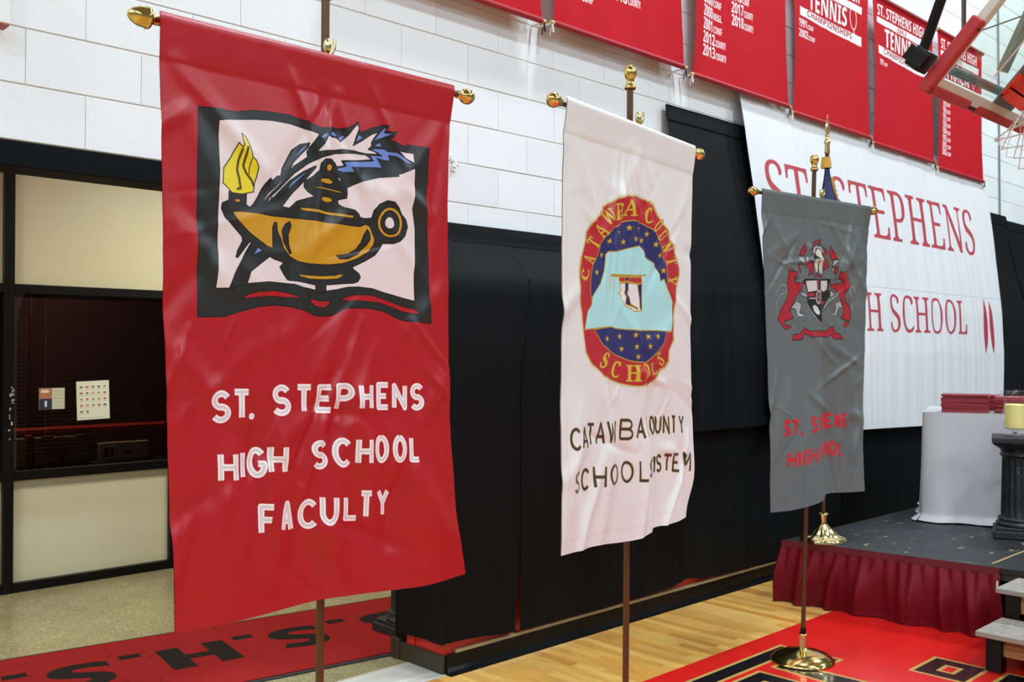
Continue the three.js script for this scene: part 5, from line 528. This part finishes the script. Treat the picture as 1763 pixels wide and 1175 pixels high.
{ // wooden steps up to the stage
  const t = thing('stage_steps', 'low wooden steps with pale treads and black posts beside the stage', 'steps');
  const wt = dataTex(256, (u, v) => { const g = fbm(u * 6, v * 60, 91, 3), m = .86 + .24 * g; return [156 * m, 147 * m, 134 * m]; }), tread = std({ map: wt, roughness: .75 });
  const ot = dataTex(256, (u, v) => { const g = fbm(u * 5, v * 40, 95, 3), m = .8 + .35 * g; return [168 * m, 112 * m, 58 * m]; }), board = std({ map: ot, roughness: .65 });
  const z0 = -1.79, z1 = -.75;
  part('tread', rslab(4.70, 4.868, .165, .19, z0, z1, .004), tread, t); part('tread', rslab(4.872, 5.04, .165, .19, z0, z1, .004), tread, t);
  part('tread', rslab(5.01, 5.165, .310, .335, z0 - .02, z1, .004), tread, t); part('tread', rslab(5.169, 5.32, .310, .335, z0 - .02, z1, .004), tread, t);
  for (const z of [z0 + .06, z1 - .1]) { part('post', rslab(4.745, 4.815, .002, .165, z - .03, z + .04, .003), M.blackMetal, t); part('post', rslab(5.05, 5.12, .002, .31, z - .05, z + .02, .003), M.blackMetal, t); }
  part('riser_board', rslab(4.77, 4.795, .075, .163, z0 + .10, z1 - .14, .003), board, t); part('riser_board', rslab(5.06, 5.085, .215, .308, z0 + .08, z1 - .12, .003), board, t);
}
// ---------------------------------------------------------------- table with white cloth, folders, pedestal, candle
const TR = -70 * Math.PI / 180, TH = .726;
{
  const t = thing('folding_table', 'folding table hidden under the white cloth on the stage', 'table', [6.458, SY, -2.787], TR);
  part('table_top', rslab(.01, 1.79, TH - .03, TH - .006, -.75, -.01, .006), std({ color: 0x8b8a85, roughness: .6 }), t);
  for (const x of [.15, 1.65]) for (const z of [-.65, -.1]) part('leg', rod(V(x, 0, z), V(x, TH - .03, z), .014, 10), M.blackMetal, t);
  // cloth: rounded plan outline, skirt with soft folds down to the deck
  const c = thing('tablecloth', 'white cloth draped to the floor over the table on the stage', 'tablecloth', [6.458, SY, -2.787], TR);
  const W = 1.8, D = .76, peri = 2 * (W + D), at = (s) => { s = ((s % peri) + peri) % peri; if (s < W) return [s, 0, 0, 1]; if (s < W + D) return [W, -(s - W), 1, 0]; if (s < 2 * W + D) return [W - (s - W - D), -D, 0, -1]; return [0, -D + (s - 2 * W - D), -1, 0]; };
  const soft = (s) => { let x = 0, z = 0, nx = 0, nz = 0; for (const d of [-.03, -.015, 0, .015, .03]) { const q = at(s + d); x += q[0] / 5; z += q[1] / 5; nx += q[2] / 5; nz += q[3] / 5; } const l = Math.hypot(nx, nz); return [x, z, nx / l, nz / l]; };
  const cm = phys({ color: 0xc0bcbd, roughness: .7, sheen: .15, side: THREE.DoubleSide });
  const F = (u, v) => { const s = u * peri, q = soft(s); let d = s > peri / 2 ? s - peri : s; const corner = Math.exp(-((d / .16) ** 2)) * smooth(-.02, .12, d); let o = .004 + .02 * v + .10 * corner * v * v * .8 + .016 * v * Math.sin(s * 13 + 2 * fbm(s * 2, 1, 101, 2) * 3) * smooth(.25, 1, v) + .03 * v * (fbm(s * 3, v, 103, 2) - .5); const fold = .09 * corner * v * smooth(0, .3, d) ; const y = TH - v * (TH - .006); let oy = 0; if (v > .95) { o += (v - .95) * .9 * (.5 + fbm(s * 9, 2, 105, 2)); oy = .010 * fbm(s * 12, 1, 107, 2); } return [q[0] + q[2] * o + fold * q[3] * .5, y + oy, q[1] + q[3] * o - fold * q[2] * .5]; };
  part('skirt', grid(420, 46, F), cm, c);
  part('top', grid(40, 16, (u, v) => [lerp(-.002, W + .002, u), TH + .001 + .0015 * fbm(u * 9, v * 5, 109, 2), lerp(.002, -D - .002, v)]), cm, c);
  // stacks of maroon folders
  const rf = phys({ color: 0x8c1f2a, roughness: .5, clearcoat: .15 }), pf = std({ color: 0xc9b8a8, roughness: .8 });
  const cover = [rbox(.285, .0042, .222, .0018, 0, .0021, 0), rbox(.285, .0042, .222, .0018, 0, .0109, 0), rbox(.285, .0128, .004, .0018, 0, .0065, .109)], page = slab(-.138, .138, .0042, .0088, -.105, .104);
  const proto = new THREE.Group(); part('pages', page, pf, part('cover', cover, rf, proto));
  const cosT = Math.cos(TR), sinT = Math.sin(TR), r = rng(55);
  const stacks = [[.255, -.14, 9, 'of the stack nearest the table corner', 'folders in the corner stack'], [.33, -.44, 8, 'of the stack set back behind the corner stack', 'folders in the set-back stack'], [.575, -.15, 8, 'of the stack behind the candle glass', 'folders in the stack behind the candle'], [.90, -.16, 11, 'of the tallest stack beyond the candle', 'folders in the tallest stack']];
  for (const [lx, lz, n, label, group] of stacks) for (let i = 0; i < n; i++) {
    const rank = ['topmost', 'second from the top', 'third from the top', 'fourth from the top', 'fifth from the top', 'sixth from the top', 'seventh from the top', 'eighth from the top', 'ninth from the top', 'second from the bottom', 'lowest'], k = n - 1 - i, w = k === n - 1 ? 'lowest' : k === n - 2 ? 'second from the bottom' : rank[k];
    const f = proto.clone(); f.name = numbered('diploma_folder'); f.userData = { label: `maroon folder ${w} ${label}`, category: 'folder', group };
    const ax = lx + (r() - .5) * .012, az = lz + (r() - .5) * .012; f.position.set(6.458 + cosT * ax + sinT * az, SY + TH + .0032 + i * .01325, -2.787 - sinT * ax + cosT * az); f.rotation.y = TR + (r() - .5) * .05; scene.add(f);
  }
}
const stoneTex = dataTex(512, (u, v) => { const a = fbm(u * 7, v * 7, 121, 4), b = fbm(u * 60, v * 40, 123, 3), c = fbm(u * 40, v * 5, 125, 3); let k = 28 + 22 * (a - .5) + 18 * (b - .5); if (c > .6 && b > .48) k += 52; return [k, k + 1, k + 2]; });
const stone = std({ map: stoneTex, roughness: .55 });
function pedestal(label, pos, turn, h) {
  const t = thing('fluted_pedestal', label, 'pedestal', pos, turn, 'black fluted pedestals');
  part('plinth', [rbox(.36, .045, .36, .006, 0, .0225, 0, 2), rbox(.325, .02, .325, .005, 0, .055, 0, 2)], stone, t);
  part('foot_ring', lathe([[0, .064], [.158, .064], [.164, .074], [.16, .086], [.148, .09], [.146, .098], [.152, .104], [.148, .114], [.134, .12], [0, .12]], 40), stone, t);
  const n = 20, shaft = grid(n * 6, 12, (u, v) => { const a = u * Math.PI * 2, w = Math.abs(Math.sin(a * n / 2)); const e = smooth(0, .06, v) * smooth(1, .94, v); const R = lerp(.122, .132, v) - .009 * e * (1 - Math.pow(w < .0 ? 0 : 1 - w, 2)); return [Math.cos(a) * R, h - .125 - v * (h - .245), Math.sin(a) * R]; });
  part('fluted_shaft', shaft, stone, t);
  part('neck_ring', lathe([[0, h - .125], [.124, h - .125], [.136, h - .118], [.136, h - .108], [.126, h - .102], [.13, h - .094], [0, h - .094]], 40), stone, t);
  const cap = grid(64, 8, (u, v) => { const a = u * Math.PI * 2, c = Math.cos(a), s = Math.sin(a), sq = .178 / Math.max(Math.abs(c), Math.abs(s)), R = lerp(.13, Math.min(sq, .235), v * v * (3 - 2 * v)); return [c * R, h - .094 + v * .056, s * R]; });
  part('capital', cap, stone, t); part('abacus', rbox(.365, .038, .365, .007, 0, h - .019, 0, 2), stone, t);
  return t;
}
pedestal('black fluted pedestal on the stage carrying the glass candle holder', [6.345, SY + .003, -2.128], TR, .61).scale.set(.92, 1, .92);
pedestal('black fluted pedestal on the lobby floor half hidden behind the curtain end', [3.18, 0.01, -4.12], 0, .9).scale.set(.833, 1, .833);
{
  const x = 6.325, z = -2.164, y = SY + .614;
  const g = thing('hurricane_glass', 'clear footed hurricane glass on the stage pedestal', 'candle holder', [x, y, z]);
  const gl = phys({ color: 0xffffff, roughness: .02, transmission: 1, thickness: 0, ior: 1.45, side: THREE.DoubleSide });
  const bw = part('bowl', lathe([[.012, .034], [.03, .036], [.058, .046], [.073, .07], [.077, .10], [.071, .15], [.063, .20], [.066, .235], [.079, .275]], 48), gl, g);
  part('stem_foot', lathe([[0, .001], [.052, .001], [.053, .004], [.03, .01], [.012, .018], [.011, .028], [.018, .036], [0, .036]], 36), phys({ color: 0xffffff, roughness: .03, transmission: 1, thickness: .02, ior: 1.45 }), g);
  part('rim', new THREE.TorusGeometry(.079, .0016, 8, 48).rotateX(Math.PI / 2).translate(0, .275, 0), gl, bw);
  const c = thing('pillar_candle', 'thick pale yellow pillar candle inside the hurricane glass', 'candle', [x, y + .046, z]);
  const wx = part('wax', lathe([[0, 0], [.053, 0], [.055, .004], [.056, .14], [.054, .148], [.049, .149], [.044, .142], [.02, .138], [0, .137]], 40), phys({ color: 0xe6d98a, roughness: .45, transmission: 0 }), c);
  part('wick', rod(V(0, .136, 0), V(.002, .152, 0), .0016, 6), M.blackMetal, wx);
}
// ---------------------------------------------------------------- flag on the stage
{
  const b = V(5.325, SY + .003, -2.90), tip = V(5.235, 2.895, -2.81), ax = tip.clone().sub(b).normalize();
  const st = thing('flag_stand', 'brass flag stand with spear tip standing on the stage behind the grey banner', 'flag stand');
  const ribs = grid(96, 20, (u, v) => { const a = u * Math.PI * 2, pr = [[.022, .105], [.03, .095], [.05, .07], [.075, .045], [.10, .03], [.128, .022], [.135, .012], [.136, 0]]; const q = v * (pr.length - 1), i = Math.min(6, Math.floor(q)), f = q - i, R = lerp(pr[i][0], pr[i + 1][0], f), y = lerp(pr[i][1], pr[i + 1][1], f); const k = 1 + .045 * Math.cos(a * 12) * smooth(.1, .3, v) * smooth(.8, .6, v); return [b.x + Math.cos(a) * R * k, b.y + y, b.z + Math.sin(a) * R * k]; });
  part('ribbed_base', ribs, M.paleBrass, st);
  part('socket', along(lathe([[0, .1], [.022, .1], [.02, .115], [.02, .15], [.028, .156], [.028, .166], [0, .168]], 24), b, ax), M.paleBrass, st);
  part('pole', rod(b.clone().addScaledVector(ax, .15), tip.clone().addScaledVector(ax, -.2), .012, 16), M.poleBrown, st);
  const sp = tip.clone().addScaledVector(ax, -.23);
  part('spear_finial', [along(lathe([[0, 0], [.015, 0], [.016, .01], [.013, .05], [.017, .06], [.019, .07], [.012, .085], [.010, .1], [.016, .108], [0, .11]], 20), sp, ax), along(lathe([[0, .1], [.012, .108], [.024, .14], [.018, .17], [.006, .215], [0, .23]], 20).scale(1, 1, .45), sp, ax)], M.paleBrass, st);
  const fg = thing('furled_flag', 'navy flag with gold fringe hanging furled on the stage flag pole', 'flag');
  const top = tip.clone().addScaledVector(ax, -.27), rgt = V(.724, 0, .69), fwd = V(.69, 0, -.724);
  const F = (u, v) => { const a = u * Math.PI * 2, R = .013 + .085 * smooth(0, .42, v) + .03 * v; const f = 1 + .28 * Math.cos(a * 6 + v * 3 + 2 * fbm(v * 3, 1, 131, 2)) * smooth(.02, .3, v); const o = .045 * smooth(.05, .5, v); return top.clone().addScaledVector(UP, -.015 - v * 1.35).addScaledVector(rgt, Math.cos(a) * R * f + o).addScaledVector(fwd, Math.sin(a) * R * f * .7).toArray(); };
  const fc = part('cloth', grid(72, 60, F), phys({ color: 0x1c2152, roughness: .5, sheen: .3, side: THREE.DoubleSide }), fg);
  const gold = std({ color: 0xc9962a, roughness: .6, side: THREE.DoubleSide });
  part('header_fringe', grid(40, 8, (u, v) => { const a = u * Math.PI * 2, R = .017 + .006 * v + .003 * Math.sin(a * 14); return top.clone().addScaledVector(UP, .02 - v * .065).addScaledVector(rgt, Math.cos(a) * R * 1.25 - .006).addScaledVector(fwd, Math.sin(a) * R).toArray(); }), gold, fc);
  part('edge_fringe', grid(6, 90, (u, v) => { const p = F(.02, .06 + .9 * v); return [p[0] + rgt.x * (u * .022 * (.8 + .4 * Math.sin(v * 300))) , p[1], p[2] + rgt.z * u * .022]; }), gold, fc);
  part('white_fold', grid(8, 40, (u, v) => { const p = F(lerp(-.02, .1, u), .28 + .7 * v); return [p[0] + rgt.x * .006 + fwd.x * -.004, p[1], p[2] + rgt.z * .006 - fwd.z * .004]; }), phys({ color: 0xd8d8dc, roughness: .55, side: THREE.DoubleSide }), fg);
}
// ---------------------------------------------------------------- basketball backboard, swung up on its frame
{
  const A = 47 * Math.PI / 180, e = V(0, Math.sin(A), Math.cos(A)), n = V(0, -Math.cos(A), Math.sin(A)), q = V(4.597, 2.767, -1.953);
  const t = thing('basketball_backboard', 'glass basketball backboard with red corner pads tilted above the stage', 'backboard');
  const mtx = new THREE.Matrix4().makeBasis(V(1, 0, 0), e, n).setPosition(q); t.applyMatrix4(mtx);
  const W = 1.56, H = 1.0, fr = std({ color: 0xd2cfc4, roughness: .45 }), pad = std({ color: 0xb52a2c, roughness: .5 });
  part('glass_pane', slab(.03, W - .03, .03, H - .03, -.006, .006), phys({ color: 0xf4fbf8, roughness: .01, transmission: 1, thickness: 0, ior: 1.5 }), t);
  part('frame_bar', rslab(0, W, .0, .062, -.024, .02, .004), fr, t); part('frame_bar', rslab(0, W, H - .055, H, -.024, .02, .004), fr, t);
  part('frame_bar', rslab(0, .055, .06, H - .055, -.024, .02, .004), fr, t); part('frame_bar', rslab(W - .055, W, .06, H - .055, -.024, .02, .004), fr, t);
  part('target_line', [slab(.5, .52, .17, .6, .0062, .0066), slab(1.04, 1.06, .17, .6, .0062, .0066), slab(.5, 1.06, .6, .62, .0062, .0066)], std({ color: 0xdedede, roughness: .6 }), t, 'white shooter square');
  part('corner_pad', [rslab(-.02, .46, -.028, .024, -.034, .03, .012), rslab(-.028, .026, -.028, .36, -.034, .03, .012)], pad, t, 'red moulded pad over the corner');
  part('corner_pad', [rslab(.56, W - .02, -.028, .02, -.034, .03, .012), rslab(W - .026, W + .028, -.028, .36, -.034, .03, .012)], pad, t, 'red moulded pad over the corner');
  part('pad_gap_block', rslab(.49, .55, -.02, .0, -.03, .02, .004), std({ color: 0x3a1210, roughness: .6 }), t);
  part('pad_slot', [slab(-.02, -.008, .31, .322, .0285, .0312), slab(.0, .012, .31, .322, .0285, .0312)], M.blackMetal, t);
  const or = std({ color: 0xd8341c, roughness: .4 });
  part('mount_plate', rslab(.66, .92, .06, .34, .018, .026, .003), std({ color: 0x77797a, roughness: .4, metalness: .6 }), t);
  part('rim_bracket', [rslab(.66, .90, .12, .24, .026, .036, .003), rslab(.68, .70, .10, .17, .03, .16, .003), rslab(.86, .88, .10, .17, .03, .16, .003), rslab(.68, .88, .155, .17, .03, .16, .003), rslab(.74, .82, .22, .27, .026, .05, .003)], or, t, 'orange rim bracket');
  const rc = V(.78, .165, .375);
  const rim = part('rim', [new THREE.TorusGeometry(.2286, .009, 10, 48).rotateX(Math.PI / 2).translate(rc.x, rc.y, rc.z), rod(V(.72, .163, .15), V(.70, .163, .185), .008, 8), rod(V(.84, .163, .15), V(.86, .163, .185), .008, 8)], or, t);
  // net: twelve pairs of cords crossing into diamonds
  const bc = V(.77, -.10, .29), cords = [], N = 12, rows = 6;
  const node = (i, k) => { const a = (i + (k % 2) * .5) / N * Math.PI * 2, v = k / rows, R = lerp(.225, .165, Math.min(1, v * 1.3)), c = rc.clone().lerp(bc, v); return V(c.x + Math.cos(a) * R, c.y + .02 * Math.sin(a * 2 + k) * v, c.z + Math.sin(a) * R); };
  for (let k = 0; k < rows; k++) for (let i = 0; i < N; i++) { const a = node(i, k), b1 = node(i, k + 1), b2 = node(i + (k % 2 ? 1 : -1), k + 1); cords.push(rod(a, b1, .0028, 5), rod(a, b2, .0028, 5)); }
  part('net', cords, std({ color: 0xd8cfc4, roughness: .9 }), rim);
  // support frame behind the board
  const f = thing('backboard_frame', 'black and grey tube frame holding the tilted backboard from above', 'frame'); f.applyMatrix4(mtx);
  const gry = std({ color: 0x6e726c, roughness: .4, metalness: .5 });
  part('cross_tube', rod(V(-.05, .09, -.1), V(1.5, .12, -.1), .024, 16), gry, f);
  part('junction_box', [rslab(-.09, .01, .03, .13, -.13, -.05, .006), rslab(-.105, -.07, .045, .12, -.15, -.04, .004)], M.blackMetal, f);
  part('diagonal_tube', rod(V(-.05, .1, -.1), V(-.2, 1.3, -.5), .024, 16), M.blackMetal, f);
  part('clamp_hub', rod(V(-.2, .60, -.27), V(-.06, .60, -.27), .05, 14), M.blackMetal, f);
  part('stay_rod', rod(V(-.1, .60, -.27), V(.75, .25, -.4), .012, 10), gry, f);
  part('stay_cable', [rod(V(1.3, .9, -.1), V(.7, .25, -.35), .004, 6)], M.blackMetal, f);
  part('hanger_tube', rod(V(.78, .2, -.1), V(.78, 1.5, -.5), .03, 14), gry, f);
}
renderer.render(scene, camera);
